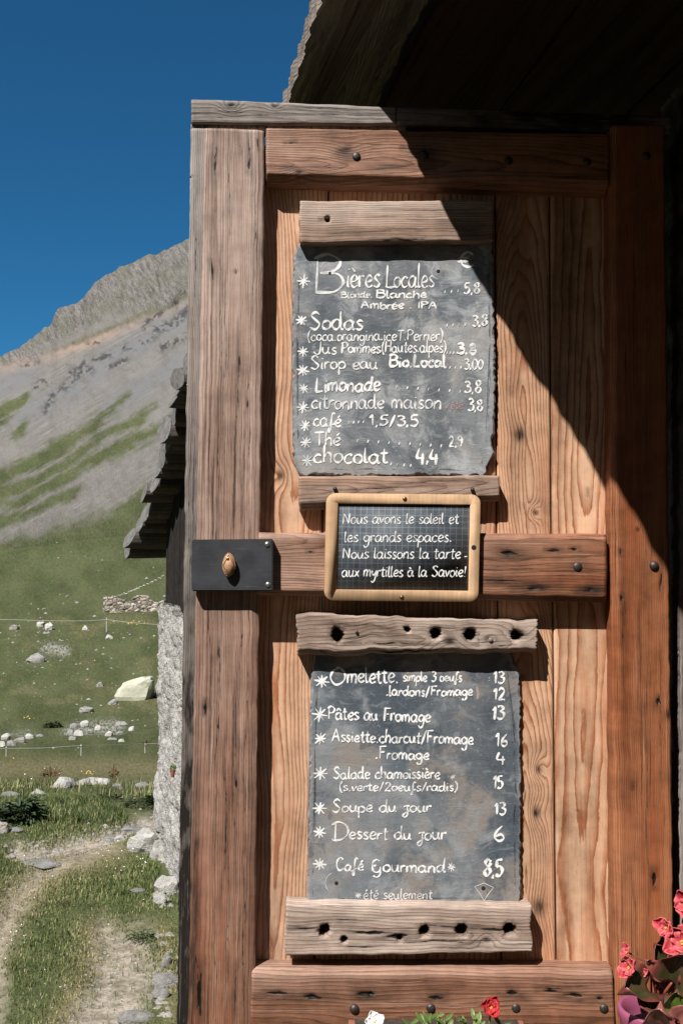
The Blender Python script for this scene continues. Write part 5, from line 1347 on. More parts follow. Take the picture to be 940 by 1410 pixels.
for _ in range(200):
    f = rw.random()
    px = 225 - 205 * f + rw.gauss(0, 8); py = np.interp(px, [20, 60, 110, 150, 185, 225], [1172, 1168, 1158, 1148, 1136, 1128]) + rw.gauss(-2, 6)
    p, d = lpt(px, py); pts.append((p, rw.uniform(0.006, 0.024)))
for _ in range(160):
    py = rw.uniform(1280, 1415); px = np.interp(py, [1280, 1410], [165, 140]) + rw.gauss(0, 32)
    p, d = lpt(px, py); pts.append((p, rw.uniform(0.003, 0.010)))
for _ in range(40):
    px = rw.uniform(222, 244); py = rw.uniform(1180, 1410); p, d = lpt(px, py); pts.append((p, rw.uniform(0.008, 0.03)))
scatter_stones('path_gravel', pts, stone_mat('gravel', (0.26, 0.24, 0.215), (0.44, 0.42, 0.39)))
pts = []
for _ in range(1100):
    px = rw.uniform(-120, 228); py = rw.uniform(745, 1035) if rw.random() < .75 else rw.uniform(850, 960)
    cl = float(fbm(np.array(px / 30), np.array(py / 18), 5, 3))
    if cl < rw.uniform(-0.45, 0.35): continue
    p, d = lpt(px, py); pts.append((p, d / F * rw.choice((0.7, 0.8, 0.9, 1.1, 1.3, 1.6, 2.0, 2.8, 4.0)) * rw.uniform(.6, 1.1)))
scatter_stones('scattered_stones', pts, M_ST_G)

# ------------------------------------------------------------------ ruin and dry wall on the far meadow
def wall_pts(px, py): return Vector(lpt(px, py)[0])
ruin = empty('ruined_wall', wall_pts(180, 843), 'ruined roofless stone hut with a broken top edge, far off in the meadow', 'ruin')
dR = row_d(180, 843)
def ruin_block(name, x0, x1, y_base, prof, seed, dep=2.0):
    n = 60; m = 16
    d = row_d(0.5 * (x0 + x1), y_base); mm = d / F
    A = Vector(land(np.array([x0]), np.array([d]))[0]); B = Vector(land(np.array([x1]), np.array([d]))[0])
    V = []; fs = []
    s_, t__ = np.meshgrid(np.linspace(0, 1, n), np.linspace(0, 1, m))
    top = np.interp(s_, *zip(*prof)) * mm + 0.22 * fbm(s_ * 14, 0 * s_, seed, 4)
    zb = min(A.z, B.z) - 0.8
    x = A.x + (B.x - A.x) * s_; z = zb + (top + 0.8) * t__; y = d + 0.22 * fbm(s_ * (B.x - A.x) * 1.6, z * 1.9, seed + 3, 3)
    front = np.stack([x, y, z], -1).reshape(-1, 3)
    back = front.copy(); back[:, 1] = d + dep
    idx = np.arange(n * m).reshape(m, n)
    q = np.stack([idx[:-1, :-1], idx[:-1, 1:], idx[1:, 1:], idx[1:, :-1]], -1).reshape(-1, 4)
    per = np.concatenate([idx[0, :], idx[1:, -1], idx[-1, -2::-1], idx[-2:0:-1, 0]]); k = np.arange(len(per)); k2 = (k + 1) % len(per); N = n * m
    V = np.concatenate([front, back[per]]); f2 = np.stack([per[k], N + k, N + k2, per[k2]], -1)
    return mesh_np(name, V, [q, f2], M_RUIN, ruin, False)
t_ = NT('ruin_masonry'); o_ = t_.objco()
vo = t_.voro(t_.mul(o_, (1, 1, 1.7)), 1.25, 'F1', 'Color'); ve = t_.voro(t_.mul(o_, (1, 1, 1.7)), 1.25, 'DISTANCE_TO_EDGE')
c = t_.mix(t_.smooth(t_.math('ADD', t_.math('MULTIPLY', t_.noise(vo, 2.0, 1), .6), t_.math('MULTIPLY', t_.noise(o_, .5, 4), .5)), .35, .75), (0.15, 0.12, 0.10), (0.56, 0.50, 0.44))
c = t_.mix(t_.smooth(ve, 0.09, 0.02), c, (0.07, 0.06, 0.05))
t_.set(Base_Color=c, Roughness=0.95, Normal=t_.bump(ve, 0.8, 0.3)); M_RUIN = t_.m
ruin_block('wall', 142, 179, 844, [(0, 24), (.1, 22), (.6, 21), (.85, 16), (1, 13)], 5, 1.2)
ruin_block('wall', 176, 226, 843, [(0, 14), (.2, 22), (.45, 24), (.6, 17), (.8, 13), (1, 18)], 8, 1.5)
V = []
fw = empty('dry_stone_wall', wall_pts(200, 808), 'thin broken line of stones climbing the slope above the ruin', 'stone wall')
pts = []
for k in range(70):
    f = k / 69; px = 152 + 74 * f; py = 822 - 30 * f ** 1.3 + rw.uniform(-1.2, 1.2)
    p, d = lpt(px, py); pts.append((p, d / F * rw.uniform(0.8, 1.8)))
o = scatter_stones('stone_row', pts, M_ST_W); o.parent = fw; o.location = -fw.location

# ------------------------------------------------------------------ electric fences
M_POST = simple_mat('white_plastic_post', (0.46, 0.46, 0.44), 0.5)
M_WIRE = simple_mat('fence_tape', (0.42, 0.42, 0.40), 0.6)
def fence(label, posts, wire, r_px=0.26):
    d0 = lpt(*posts[0][:2])[1]
    root = empty('electric_fence', Vector(lpt(*posts[0][:2])[0]), label, 'fence')
    for (x, y, h) in posts:
        p, d = lpt(x, y); m = d / F
        bm = bmesh.new(); b = Vector(p)
        bm_tube(bm, [b - Vector((0, 0, .15)), b + Vector((0, 0, h * m * .9)), b + Vector((0, 0, h * m))], [0.8 * m, 0.75 * m, 0.6 * m], 8)
        bm_tube(bm, [b + Vector((-0.8 * m, -1.2 * m, h * m * .85)), b + Vector((0.8 * m, -1.2 * m, h * m * .85))], 0.5 * m, 6)
        mesh_bm('post', bm, M_POST, root)
    bm = bmesh.new(); W = []
    for (x, y, yb) in wire:
        p, d = lpt(x, yb); W.append(Vector(p) + Vector((0, 0, (yb - y) * d / F)))
    bm_tube(bm, W, [r_px * lpt(x, yb)[1] / F for (x, y, yb) in wire], 6)
    mesh_bm('wire', bm, M_WIRE, root)
fence('upper white electric fence with one post in front of the ruin', [(147, 870, 20), (-120, 866, 18)], [(-120, 850, 866), (-40, 852, 867), (20, 853.5, 868), (80, 855, 869), (120, 855, 870), (147, 853, 870), (175, 857, 871), (205, 860.5, 872), (230, 861, 872)])
fence('lower white electric fence with short posts across the near meadow', [(112, 1041, 16), (200, 1037, 14), (9, 1042, 14), (-100, 1044, 14)], [(-100, 1032, 1044), (9, 1031, 1042), (60, 1030.5, 1042), (112, 1027, 1041), (160, 1025.5, 1039), (200, 1024, 1037), (235, 1023, 1036)], 0.22)

# ------------------------------------------------------------------ plants
def leaf_mat(name, a, b, rough=0.6, trans=0.0, spec=0.3):
    t = NT(name); o = t.objco(); n = t.noise(o, 9, 4, 0.6); n2 = t.noise(o, 60, 3)
    t.set(Base_Color=t.mix(t.smooth(t.math('ADD', t.math('MULTIPLY', n, .6), t.math('MULTIPLY', n2, .4)), .38, .62), a, b), Roughness=rough)
    t.b.inputs['Specular IOR Level'].default_value = spec
    if trans: t.b.inputs['Transmission Weight'].default_value = 0.0
    return t.m
M_GR1 = leaf_mat('grass_blade', (0.092, 0.135, 0.040), (0.200, 0.235, 0.090), 0.7, spec=0.15)
M_GR2 = leaf_mat('dry_blade', (0.25, 0.22, 0.11), (0.42, 0.37, 0.21), 0.8, spec=0.1)
M_GR3 = leaf_mat('dark_blade', (0.045, 0.075, 0.026), (0.090, 0.125, 0.045), 0.7, spec=0.15)
npr = np.random.RandomState(11)
def blades(name, P, h, wdt, mats, midx, lean=0.5):
    n = len(P)
    ang = npr.rand(n) * 6.283; ln = npr.rand(n) * lean + 0.1
    ca, sa = np.cos(ang), np.sin(ang)
    out = np.stack([ca, sa, 0 * ca], -1); per = np.stack([-sa, ca, 0 * ca], -1)
    up = np.array((0, 0, 1.0))
    h = h[:, None]; w2 = (wdt * 0.5)[:, None]; ln = ln[:, None]
    b0 = P - per * w2 - up * 0.01; b1 = P + per * w2 - up * 0.01
    m = P + up * h * 0.55 + out * h * ln * 0.35; m0 = m - per * w2 * .8; m1 = m + per * w2 * .8
    tp = P + up * h * (1 - 0.25 * ln) + out * h * ln
    V = np.stack([b0, b1, m1, m0, tp], 1).reshape(-1, 3)
    k = np.arange(n)[:, None] * 5
    q = k + np.array([[0, 1, 2, 3]]); tr = k + np.array([[3, 2, 4]])
    o = mesh_np(name, V, [q, tr], None, None, False, None, mats, np.concatenate([midx, midx]))
    return o
def sample_near(n, d0, d1, pxa, pxb):
    # uniform over the ground area
    d = np.sqrt(npr.rand(n) * (d1 ** 2 - d0 ** 2) + d0 ** 2); px = pxa + npr.rand(n) * (pxb - pxa)
    return px, d
px, d = sample_near(270000, 2.9, 9.5, -170, 300)
px2, d2_ = sample_near(70000, 2.9, 9.5, -800, -170); px = np.concatenate([px, px2]); d = np.concatenate([d, d2_])
i = np.clip(np.searchsorted(drow, d), 1, nr_ - 1); j = np.clip(np.searchsorted(cols, px), 1, nc_ - 1)
P = land(px, d); P[:, 2] += relief[i, j]
di = dirt[i, j]; st_ = straw[i, j]
# keep clear of the wall footprint
side = (P[:, 0] - GA.x) * gn.x + (P[:, 1] - GA.y) * gn.y
pyv = PYY[i, j]
cl = fbm(P[:, 0] * 2.6, P[:, 1] * 2.6, 91, 3)
keep = (side > 0.03) & (npr.rand(len(px)) > np.clip(di * 1.15, 0, 0.97)) & (npr.rand(len(px)) < np.clip(0.62 + 1.1 * cl, 0.12, 1))
P, st_, pyv, cl, px = P[keep], st_[keep], pyv[keep], cl[keep], px[keep]
h = (0.009 + 0.016 * npr.rand(len(P)) ** 1.8) * (1 - 0.5 * st_) * (0.7 + 0.7 * np.clip(cl + .3, 0, 1))
tall = (pyv < 1135)
h = np.where(tall, h * 2.2, h)
h = np.where(np.abs(np.hypot((px - 60) / 60, (pyv - 1245) / 55)) < 0.6, h * 1.2, h)
wd = 0.0022 + 0.0022 * npr.rand(len(P))
r_ = npr.rand(len(P))
mi = np.where(r_ < 0.12 + 0.75 * st_, 1, np.where((r_ > 0.80) | (tall & (r_ > 0.45)), 2, 0))
tag(blades('grass', P, h, wd, [M_GR1, M_GR2, M_GR3], mi), kind='stuff')
# rough herbs just past the slope edge
px, d = sample_near(9000, 8.0, 13, -100, 250)
i = np.clip(np.searchsorted(drow, d), 1, nr_ - 1); j = np.clip(np.searchsorted(cols, px), 1, nc_ - 1)
P = land(px, d); P[:, 2] += relief[i, j]
cl = fbm(P[:, 0] * .9, P[:, 1] * .9, 93, 3); k_ = npr.rand(len(px)) < np.clip(.5 + cl, .1, 1)
P = P[k_]
tag(blades('tall_grass', P, 0.03 + 0.10 * npr.rand(len(P)) ** 3, 0.005 + 0.004 * npr.rand(len(P)), [M_GR1, M_GR2, M_GR3], np.where(npr.rand(len(P)) < .45, 1, np.where(npr.rand(len(P)) < .6, 2, 0))), kind='stuff')

# flowers in the grass
M_WHITE = simple_mat('white_petal', (0.75, 0.75, 0.72), 0.7); M_YEL = simple_mat('yellow_petal', (0.62, 0.44, 0.04), 0.7)
def discs(name, pts, mat, rpx=1.0):
    bm = bmesh.new()
    for (px, py) in pts:
        p, d = lpt(px, py); c = Vector(p) + Vector((0, 0, rw.uniform(0.02, 0.05) if d < 12 else d * .002)); r = rpx * d / F * rw.uniform(.6, 1.3)
        t = Vector((rw.uniform(-.4, .4), -0.6 + rw.uniform(-.3, .3), 1)).normalized().to_track_quat('Z', 'Y')
        cv = bm.verts.new(c + t @ Vector((0, 0, r * .3))); rg = [bm.verts.new(c + t @ Vector((math.cos(a) * r * (1 if q % 2 else .75), math.sin(a) * r * (1 if q % 2 else .75), 0))) for q, a in enumerate(np.linspace(0, 6.283, 10, endpoint=False))]
        for q in range(10): bm.faces.new((cv, rg[q], rg[(q + 1) % 10]))
    return tag(mesh_bm(name, bm, mat), kind='stuff')
fl = [(rw.gauss(25, 12), rw.gauss(1303, 12)) for _ in range(18)] + [(rw.gauss(165, 28), rw.gauss(1196, 12)) for _ in range(26)] + [(rw.uniform(5, 235), rw.uniform(1180, 1400)) for _ in range(14)] + [(rw.gauss(45, 30), rw.gauss(1070, 8)) for _ in range(8)]
discs('white_meadow_flowers', fl, M_WHITE, 0.9)
fl = [(118, 1231)] + [(rw.gauss(124, 6), rw.gauss(1066, 2)) for _ in range(14)] + [(rw.gauss(185, 9), rw.gauss(861, 1.5)) for _ in range(14)] + [(rw.gauss(37, 4), rw.gauss(990, 1)) for _ in range(6)] + [(rw.uniform(0, 230), rw.uniform(880, 1050)) for _ in range(8)]
discs('yellow_meadow_flowers', fl, M_YEL, 0.9)

# leafy weeds as things
def herb(px, py, wpx, hpx, mat, label, n=60, cat='plant', name='weed_plant', seed=1, stalks=0, lw=0.2, stalk_mat=None):
    r = random.Random(seed)
    p, d = lpt(px, py); m = d / F; c = Vector(p)
    root = empty(name, c, label, cat)
    bm = bmesh.new()
    for k in range(n):
        a = r.uniform(0, 6.283); rad = r.random() ** .6; x = math.cos(a) * rad * wpx * .5 * m; y = math.sin(a) * rad * wpx * .35 * m
        hh = hpx * m * (1 - .65 * rad ** 2) * r.uniform(.45, 1.0); b = c + Vector((x * .55, y * .55, 0))
        tip = c + Vector((x * 1.15, y * 1.15, hh)); L_ = hpx * m * r.uniform(.25, .45)
        dr = Vector((math.cos(a), math.sin(a), r.uniform(-.3, .9))).normalized(); sd_ = Vector((-math.sin(a), math.cos(a), r.uniform(-.4, .4))).normalized() * L_ * lw * r.uniform(.7, 1.3)
        base = b.lerp(tip, r.uniform(.3, .85)); mid_ = base + dr * L_ * .5 + Vector((0, 0, L_ * .08)); e = base + dr * L_ - Vector((0, 0, L_ * .15))
        vs = [bm.verts.new(v) for v in (base, mid_ + sd_, e, mid_ - sd_)]
        bm.faces.new((vs[0], vs[1], vs[2])); bm.faces.new((vs[0], vs[2], vs[3]))
    mesh_bm('foliage', bm, mat, root)
    bm = bmesh.new()
    for k in range(max(5, stalks)):
        a = r.uniform(0, 6.283); q = Vector((math.cos(a) * wpx * .3 * m * r.random(), math.sin(a) * wpx * .2 * m * r.random(), 0))
        bm_tube(bm, [c + q * .5 - Vector((0, 0, .02)), c + q * 1.2 + Vector((0, 0, hpx * m * (r.uniform(.8, 1.15) if stalks else .6)))], [.5 * m, .35 * m], 5)
    mesh_bm('stem', bm, stalk_mat or mat, root)
    return root
M_DOCK = leaf_mat('dock_leaf', (0.020, 0.038, 0.017), (0.052, 0.080, 0.034), .55); M_RUST = leaf_mat('rusty_seed', (0.10, 0.045, 0.022), (0.17, 0.085, 0.04), .8)
M_BUSH = leaf_mat('bush_leaf', (0.022, 0.040, 0.014), (0.055, 0.075, 0.028), .7)
herb(38, 1134, 48, 42, M_DOCK, 'dark green dock plant with upright stalks left of the path', 220, seed=1, stalks=6)
herb(8, 1130, 40, 30, M_DOCK, 'dark green dock plant at the far left edge above the rust patched rock', 150, seed=2, stalks=4)
herb(66, 1128, 22, 22, M_DOCK, 'small dark weed between the dock plants and the path', 80, seed=3)
herb(222, 1112, 30, 34, M_BUSH, 'tuft of tall dark grass hard against the stone wall', 200, seed=4, lw=.06)
herb(150, 1108, 40, 18, M_BUSH, 'low dark tuft right of the long pale rock', 160, seed=5, lw=.08)
herb(190, 1112, 40, 20, M_BUSH, 'dark grassy tuft between the long pale rock and the wall', 170, seed=14, lw=.08)
herb(70, 1070, 26, 14, M_RUST, 'rust brown seeding dock behind the whitish block', 90, seed=6, stalks=7)
herb(157, 1072, 10, 16, M_RUST, 'single rust brown seed stalk right of the long pale rock', 30, seed=7, stalks=3)
herb(203, 1024, 12, 8, M_RUST, 'small rust brown plant at the right lower fence post', 40, seed=8)
herb(183, 961, 14, 8, M_BUSH, 'dark green bush growing under the big yellowish boulder', 140, name='bush', cat='bush', seed=9, lw=.4)
herb(222, 961, 14, 15, M_BUSH, 'dark bush in the meadow right of the yellowish boulder, beside the wall', 140, name='bush', cat='bush', seed=10, lw=.4)
herb(73, 1002, 26, 12, M_BUSH, 'green bush left of the middle rubble heap', 200, name='bush', cat='bush', seed=11, lw=.4)
herb(178, 1235, 30, 12, M_GR3, 'low dark herb in the grass near the wall foot rocks', 120, seed=12, lw=.12)
herb(205, 1290, 34, 20, M_GR3, 'dark green tuft beside the bare soil patch', 140, seed=13, lw=.1)

# little flower pot hung on the stone wall
wp = None
def wall_hit(px, py, off):
    dv = ray(px, py); p0 = GA + gn * off
    return ORG + dv * ((p0 - ORG).dot(gn) / dv.dot(gn))
hp = wall_hit(238, 1062, 0.045)
hang = empty('wall_flower_pot', hp, 'tiny pot with green leaves and a red bloom hung on the stone wall', 'flower pot')
mm = hp.y / F
M_TERRA = simple_mat('terracotta', (0.26, 0.10, 0.06), 0.8)
bm = bmesh.new(); bm_tube(bm, [hp - Vector((0, 0, 8 * mm)), hp, hp + Vector((0, 0, 1.5 * mm))], [2.2 * mm, 3.6 * mm, 4.0 * mm], 12); mesh_bm('pot', bm, M_TERRA, hang)
M_LEAFG = leaf_mat('fresh_leaf', (0.07, 0.13, 0.02), (0.16, 0.24, 0.05), .5)
M_RED = leaf_mat('red_petal', (0.55, 0.035, 0.045), (0.74, 0.105, 0.105), .5)
def leaf_blob(name, c, n, R_, L_, mat, parent, seed, flat=1.0):
    r = random.Random(seed); bm = bmesh.new()
    for k in range(n):
        v = Vector((r.gauss(0, 1), r.gauss(0, 1), r.gauss(0, 1) * flat)).normalized() * R_ * r.random() ** .5
        a = Vector((r.gauss(0, 1), r.gauss(0, 1), r.gauss(0, 1))).normalized() * L_; b = a.cross(Vector((r.gauss(0, 1), r.gauss(0, 1), r.gauss(0, 1)))).normalized() * L_ * .5
        q = [bm.verts.new(c + v + z) for z in (-a, b, a, -b)]; bm.faces.new(q)
    return mesh_bm(name, bm, mat, parent)
leaf_blob('leaf_tuft', hp + Vector((0, 0, 5 * mm)), 60, 5 * mm, 1.8 * mm, M_LEAFG, hang, 1)
leaf_blob('flower', hp + Vector((0, 0, 1.0 * mm)) + gn * 3 * mm, 16, 2.0 * mm, 1.1 * mm, M_RED, hang, 2)

# ------------------------------------------------------------------ bench, begonia pot and planter in front of the door
DB = 1.58
ZB = 0.63
M_BENCH = wood_mat('bench_wood', (0.30, 0.22, 0.17), (0.14, 0.09, 0.06), (0.36, 0.32, 0.29), 1.0)
bc = Vector((0.28, DB, 0))
bench = empty('plant_bench', bc, 'rough wooden bench under the flower pots in front of the door', 'bench')
wood('seat', None, 0, 0.04, 'h', bench, M_BENCH, res=0.02, dens=120, corners=[Vector((-0.30, DB - .13, ZB)), Vector((0.95, DB - .13, ZB)), Vector((0.95, DB + .13, ZB)), Vector((-0.30, DB + .13, ZB))][::-1], seed=51)
for sx in (-0.22, 0.85):
    bm = bmesh.new(); bm_box(bm, (.05, 0, 0), (0, .22, 0), (0, 0, ZB - .043 + .02), (sx, DB - .11, -0.02)); mesh_bm('leg', bm, M_BENCH, bench)

M_PURP = simple_mat('purple_ceramic', (0.30, 0.075, 0.145), 0.4, 0, 0.12, 8, 0.0)
M_SOIL = simple_mat('potting_soil', (0.045, 0.032, 0.024), 0.95, 0, 0.6, 120, 1.0, dist=0.004)
def lathe(name, c, prof, mat, parent, n=40):
    V = []; f = []
    for (r, z) in prof:
        for k in range(n): V.append((c.x + r * math.cos(2 * math.pi * k / n), c.y + r * math.sin(2 * math.pi * k / n), c.z + z))
    for a in range(len(prof) - 1):
        for k in range(n): f.append((a * n + k, a * n + (k + 1) % n, (a + 1) * n + (k + 1) % n, (a + 1) * n + k))
    return mesh_np(name, np.array(V), np.array(f), mat, parent, True)
PC = at(899, 1394, DB); PRZ = PC.z; rp = 46 / F * DB
pc = Vector((PC.x, DB, ZB))
hP = PRZ - ZB
pot = empty('flower_pot', pc, 'red flowering begonia with dark bronze leaves in a glossy purple pot by the right stile', 'flower pot')
lathe('pot', pc, [(0.0, 0.001), (rp * .62, 0.001), (rp * .70, 0.02), (rp * .9, hP * .75), (rp * .97, hP - .012), (rp * 1.03, hP - .004), (rp * 1.03, hP + .004), (rp * .97, hP + .009), (rp * .88, hP + .006), (rp * .83, hP - .01), (rp * .81, hP - .03)], M_PURP, pot)
lathe('soil', pc, [(rp * .83, hP - .022), (rp * .5, hP - .012), (0.001, hP - .010)], M_SOIL, pot)
t_ = NT('begonia_leaf'); o_ = t_.objco(); n_1 = t_.noise(o_, 28, 4, .6); lf = t_.attr('rim')
c = t_.mix(t_.smooth(n_1, .4, .62), (0.030, 0.040, 0.012), (0.075, 0.040, 0.022))
c = t_.mix(t_.smooth(lf, .55, 1.0), c, (0.15, 0.035, 0.03))
t_.set(Base_Color=c, Roughness=.36, Normal=t_.bump(n_1, .5, .003)); t_.b.inputs['Specular IOR Level'].default_value = .5; M_BEG = t_.m
t_ = NT('begonia_leaf_back'); o_ = t_.objco(); n_1 = t_.noise(o_, 28, 4, .6)
t_.set(Base_Color=t_.mix(n_1, (0.20, 0.055, 0.05), (0.30, 0.11, 0.09)), Roughness=.35); M_BEG2 = t_.m
t_ = NT('green_leaf'); o_ = t_.objco(); n_1 = t_.noise(o_, 40, 4, .6); lf = t_.attr('rim')
c = t_.mix(n_1, (0.05, 0.10, 0.012), (0.12, 0.19, 0.03)); c = t_.mix(t_.smooth(lf, .6, 1.0), c, (0.13, 0.06, 0.03))
t_.set(Base_Color=c, Roughness=.35); M_BEGG = t_.m
def curved_leaf(name, base, direc, normal, L_, W_, mat, parent, cup=.25, droop=.2, seed=0, heart=True, wav=.06):
    direc = Vector(direc).normalized(); normal = Vector(normal); normal = (normal - direc * normal.dot(direc)).normalized(); sd_ = direc.cross(normal)
    nu, nv = 14, 13; V = []; rim = []
    for a in range(nu + 1):
        u = a / nu
        wid = (math.sin(math.pi * min(1, (u * .92 + .08)) ** .75)) ** .75 * W_ if heart else math.sin(math.pi * u) * W_
        for b in range(nv):
            v = b / (nv - 1) * 2 - 1
            rr = max(abs(v), abs(2 * u - 1) ** 3)
            z = cup * W_ * (abs(v) ** 1.5) - droop * L_ * u * u + wav * W_ * math.sin(u * 11 + v * 4 + seed) * abs(v) + .03 * W_ * math.cos(v * 10)
            back = -0.18 * L_ * (abs(v) ** 2) * (1 - u) if heart else 0
            V.append(tuple(Vector(base) + direc * (u * L_ + back) + sd_ * (v * wid * .5) + normal * z)); rim.append(rr)
    idx = np.arange((nu + 1) * nv).reshape(nu + 1, nv)
    f = np.stack([idx[:-1, :-1], idx[:-1, 1:], idx[1:, 1:], idx[1:, :-1]], -1).reshape(-1, 4)
    o = mesh_np(name, np.array(V), f, mat, parent, True, dict(rim=np.array(rim)))
    sm = o.modifiers.new('thickness', 'SOLIDIFY'); sm.thickness = 0.0008
    return o
def stem(pts, r, mat, parent, name='stem'):
    bm = bmesh.new(); bm_tube(bm, pts, r, 7); return mesh_bm(name, bm, mat, parent, True)
M_STEM = leaf_mat('begonia_stem', (0.16, 0.035, 0.025), (0.26, 0.08, 0.05), .4)
root_ = Vector((pc.x + .005, DB, ZB + hP - .012))
def bleaf(px, py, dd, tx, ty, tz, L_px, W_px, mat, n=(0, -1, .4), cup=.25, droop=.25, seed=0):
    """leaf whose base is seen at px,py, growing towards (tx,ty,tz)"""
    b = at(px, py, dd); m = dd / F
    stem([root_ + Vector((rw.uniform(-.012, .012), rw.uniform(-.012, .012), -.004)), root_.lerp(b, .55) + Vector((0, 0, .012)), b], [.0028, .0024, .0018], M_STEM, pot)
    return curved_leaf('leaf', b, (tx, ty, tz), n, L_px * m, W_px * m, mat, pot, cup, droop, seed)
bleaf(890, 1362, DB - .04, -.55, -.5, .25, 52, 54, M_BEG, (-.1, -.75, .75), .30, .35, 1)
bleaf(900, 1378, DB - .05, .05, -.9, -.15, 40, 52, M_BEG, (0, -.5, .9), .2, .4, 2)
bleaf(925, 1352, DB - .02, .1, -.4, .6, 62, 54, M_BEG, (-.5, -.8, .2), .35, .2, 3)
bleaf(918, 1345, DB + .01, -.35, -.1, .9, 50, 44, M_BEG, (.2, -.9, .1), .3, .1, 4)
bleaf(928, 1392, DB - .07, .0, -.3, .8, 34, 34, M_BEGG, (-.2, -.95, .2), .25, .1, 5)
bleaf(908, 1412, DB - .10, -.15, -.5, .55, 44, 46, M_BEG2, (-.3, -.9, .4), .25, .3, 6)
bleaf(935, 1408, DB - .09, .35, -.4, .4, 42, 40, M_BEG2, (.0, -.9, .5), .3, .3, 7)
bleaf(942, 1335, DB, .5, -.2, .5, 56, 50, M_BEG, (-.3, -.9, .3), .3, .2, 8)
bleaf(911, 1310, DB + .02, .02, -.1, .8, 28, 30, M_BEG, (.3, -.9, .1), .25, .1, 9)
bleaf(950, 1370, DB - .04, .7, -.4, .3, 60, 56, M_BEG, (-.2, -.8, .6), .3, .25, 10)
bleaf(905, 1340, DB - .01, -.5, -.3, .55, 30, 24, M_BEG2, (.3, -.9, .3), .3, .2, 11)
bleaf(935, 1375, DB + .05, .2, .7, .5, 50, 44, M_BEG, (0, -.3, .9), .3, .2, 12)
bleaf(955, 1320, DB + .03, .6, .2, .6, 50, 44, M_BEG, (-.4, -.8, .3), .3, .2, 13)
t_ = NT('begonia_petal'); o_ = t_.objco(); n_1 = t_.noise(o_, 60, 4, .6); rm_ = t_.attr('rim')
c = t_.mix(t_.smooth(t_.math('ADD', t_.math('MULTIPLY', n_1, .5), t_.math('MULTIPLY', rm_, .5)), .3, .85), (0.46, 0.025, 0.045), (0.80, 0.19, 0.20))
t_.set(Base_Color=c, Roughness=.45, Normal=t_.bump(n_1, .3, .002)); t_.b.inputs['Specular IOR Level'].default_value = .3
tr_ = t_.n.new('ShaderNodeBsdfTranslucent'); t_.put(tr_.inputs[0], c); ms_ = t_.n.new('ShaderNodeMixShader'); ms_.inputs[0].default_value = .3
t_.l.new(t_.b.outputs[0], ms_.inputs[1]); t_.l.new(tr_.outputs[0], ms_.inputs[2]); t_.l.new(ms_.outputs[0], t_.out.inputs[0]); M_PETAL = t_.m
def bflower(px, py, dd, rpx, seed, parent=pot, mat=None, face=(-.3, -.9, .2), n=4):
    c = at(px, py, dd); m = dd / F; r = random.Random(seed); fc = Vector(face).normalized(); q = fc.to_track_quat('Z', 'Y')
    f0 = empty_part('flower', c, parent)
    for k in range(n):
        a = 2 * math.pi * k / n + r.uniform(-.2, .2) + seed; d_ = q @ Vector((math.cos(a), math.sin(a), .25))
        big = 1.25 if k % 2 == 0 else .85
        curved_leaf('petal', c + d_ * rpx * .08 * m, d_, fc, rpx * big * m, rpx * big * 1.25 * m, mat or M_PETAL, f0, .22 + .1 * (k % 2), -.12, seed + k, True, .09)
    bm = bmesh.new()
    for k in range(8):
        v = q @ Vector((r.gauss(0, .08), r.gauss(0, .08), .16 + r.gauss(0, .05))) * rpx * m; bmesh.ops.create_icosphere(bm, subdivisions=1, radius=rpx * .06 * m, matrix=Matrix.Translation(c + v))
    mesh_bm('stamens', bm, M_YEL, f0)
    return f0, c
def empty_part(name, c, parent):
    o = bpy.data.objects.new(name, None); o.empty_display_size = .02; COL.objects.link(o); o.parent = parent; o.location = c - origin_of(parent); return o
for k, (px, py, dd, rp_, fc) in enumerate(((866, 1333, DB - .05, 14, (-.75, -.5, .3)), (863, 1311, DB - .045, 9, (-.8, -.2, .5)), (917, 1278, DB - .01, 14, (-.75, -.5, .3)), (940, 1297, DB - .03, 22, (-.6, -.7, .4)), (943, 1246, DB + .01, 15, (-.6, -.6, .3)), (960, 1270, DB, 20, (.1, -.9, .2)), (884, 1340, DB - .03, 6, (-.2, -.9, .4)))):
    f0, c = bflower(px, py, dd, rp_, k + 1, face=fc)
    stem([root_ + Vector((rw.uniform(-.01, .01), rw.uniform(-.01, .01), 0)), root_.lerp(c, .5) + Vector((.015, .01, .03)), c + Vector((.002, .004, -.002))], [.002, .0017, .0012], M_STEM, pot)

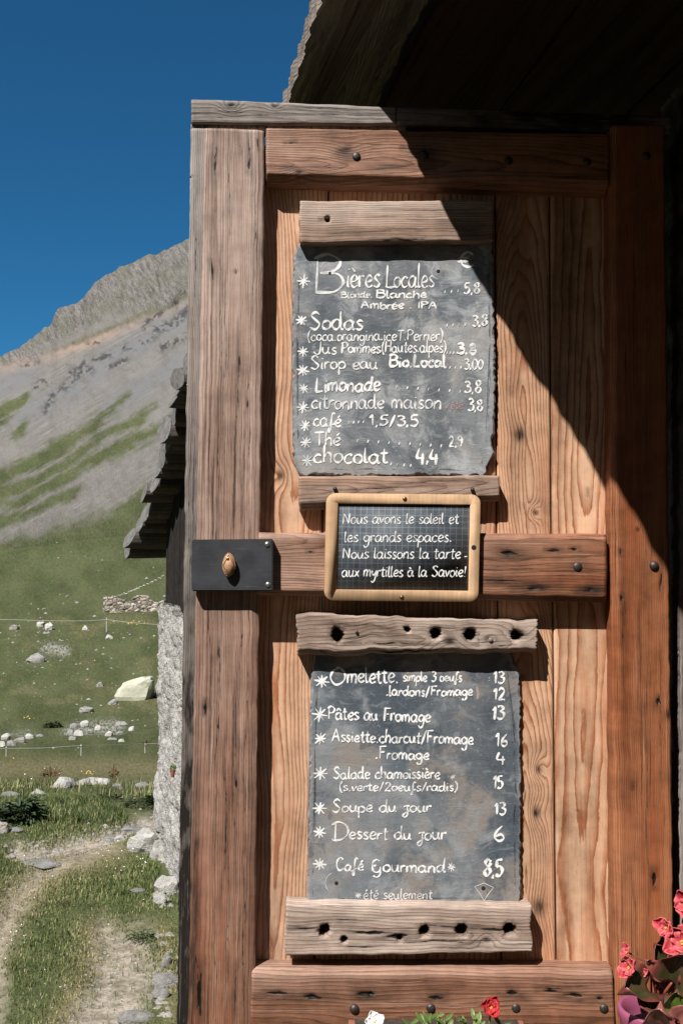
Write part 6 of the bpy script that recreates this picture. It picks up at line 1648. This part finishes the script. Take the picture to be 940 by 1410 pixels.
# planter with geraniums, only the tops reach into the picture
PLZ = at(560, 1425, DB).z
pl0 = Vector((at(600, 1425, DB).x, DB, ZB))
plan = empty('flower_box', pl0, 'flower box below the door with fleshy green shoots, one red and one white bloom', 'planter')
hb = PLZ - ZB - .01
x0, x1 = at(480, 1425, DB).x, at(730, 1425, DB).x
bm = bmesh.new(); bm_box(bm, (x1 - x0, 0, 0), (0, .14, 0), (0, 0, hb), (x0, DB - .07, ZB + .001)); mesh_bm('box', bm, M_TERRA, plan)
bm = bmesh.new(); bm_box(bm, (x1 - x0 - .02, 0, 0), (0, .12, 0), (0, 0, .004), (x0 + .01, DB - .06, ZB + hb + .003)); mesh_bm('soil', bm, M_SOIL, plan)
M_FLESH = leaf_mat('fleshy_leaf', (0.10, 0.15, 0.04), (0.20, 0.26, 0.09), .4)
M_MAROON = leaf_mat('dark_red_petal', (0.28, 0.012, 0.018), (0.45, 0.03, 0.035), .55)
def shoot(px, py, n, hpx, seed, mat=M_FLESH):
    r = random.Random(seed); m = DB / F
    b = Vector((at(px, py, DB).x, DB + r.uniform(-.03, .03), ZB + hb + .004)); tp = at(px + r.uniform(-3, 3), py, DB + r.uniform(-.03, .03))
    stem([b, b.lerp(tp, .5), tp], [.002, .0018, .0012], M_FLESH, plan)
    for k in range(n):
        f = .45 + .55 * k / n; a = r.uniform(0, 6.28); c = b.lerp(tp, f)
        curved_leaf('leaf', c, (math.cos(a) * .7, math.sin(a) * .7 - .2, r.uniform(.3, 1.1)), (0, -.6, .6), hpx * m * r.uniform(.6, 1.1), hpx * .3 * m, mat, plan, .2, .1, seed + k, False, 0)
for k, (px, py) in enumerate(((594, 1394), (604, 1388), (613, 1396), (640, 1398), (652, 1393), (622, 1404), (563, 1401), (585, 1403), (660, 1400), (690, 1404))): shoot(px, py + 6, 5, 17, 30 + k)
f0, c = bflower(675, 1388, DB - .02, 12, 3, plan, M_MAROON, (.1, -.8, .6), 6); stem([Vector((c.x, DB, ZB + hb)), c + Vector((0, .003, -.002))], [.002, .0012], M_FLESH, plan)
f0, c = bflower(516, 1408, DB - .03, 11, 5, plan, M_WHITE, (0, -.7, .7), 8); stem([Vector((c.x, DB, ZB + hb)), c + Vector((0, .003, -.002))], [.002, .0012], M_FLESH, plan)
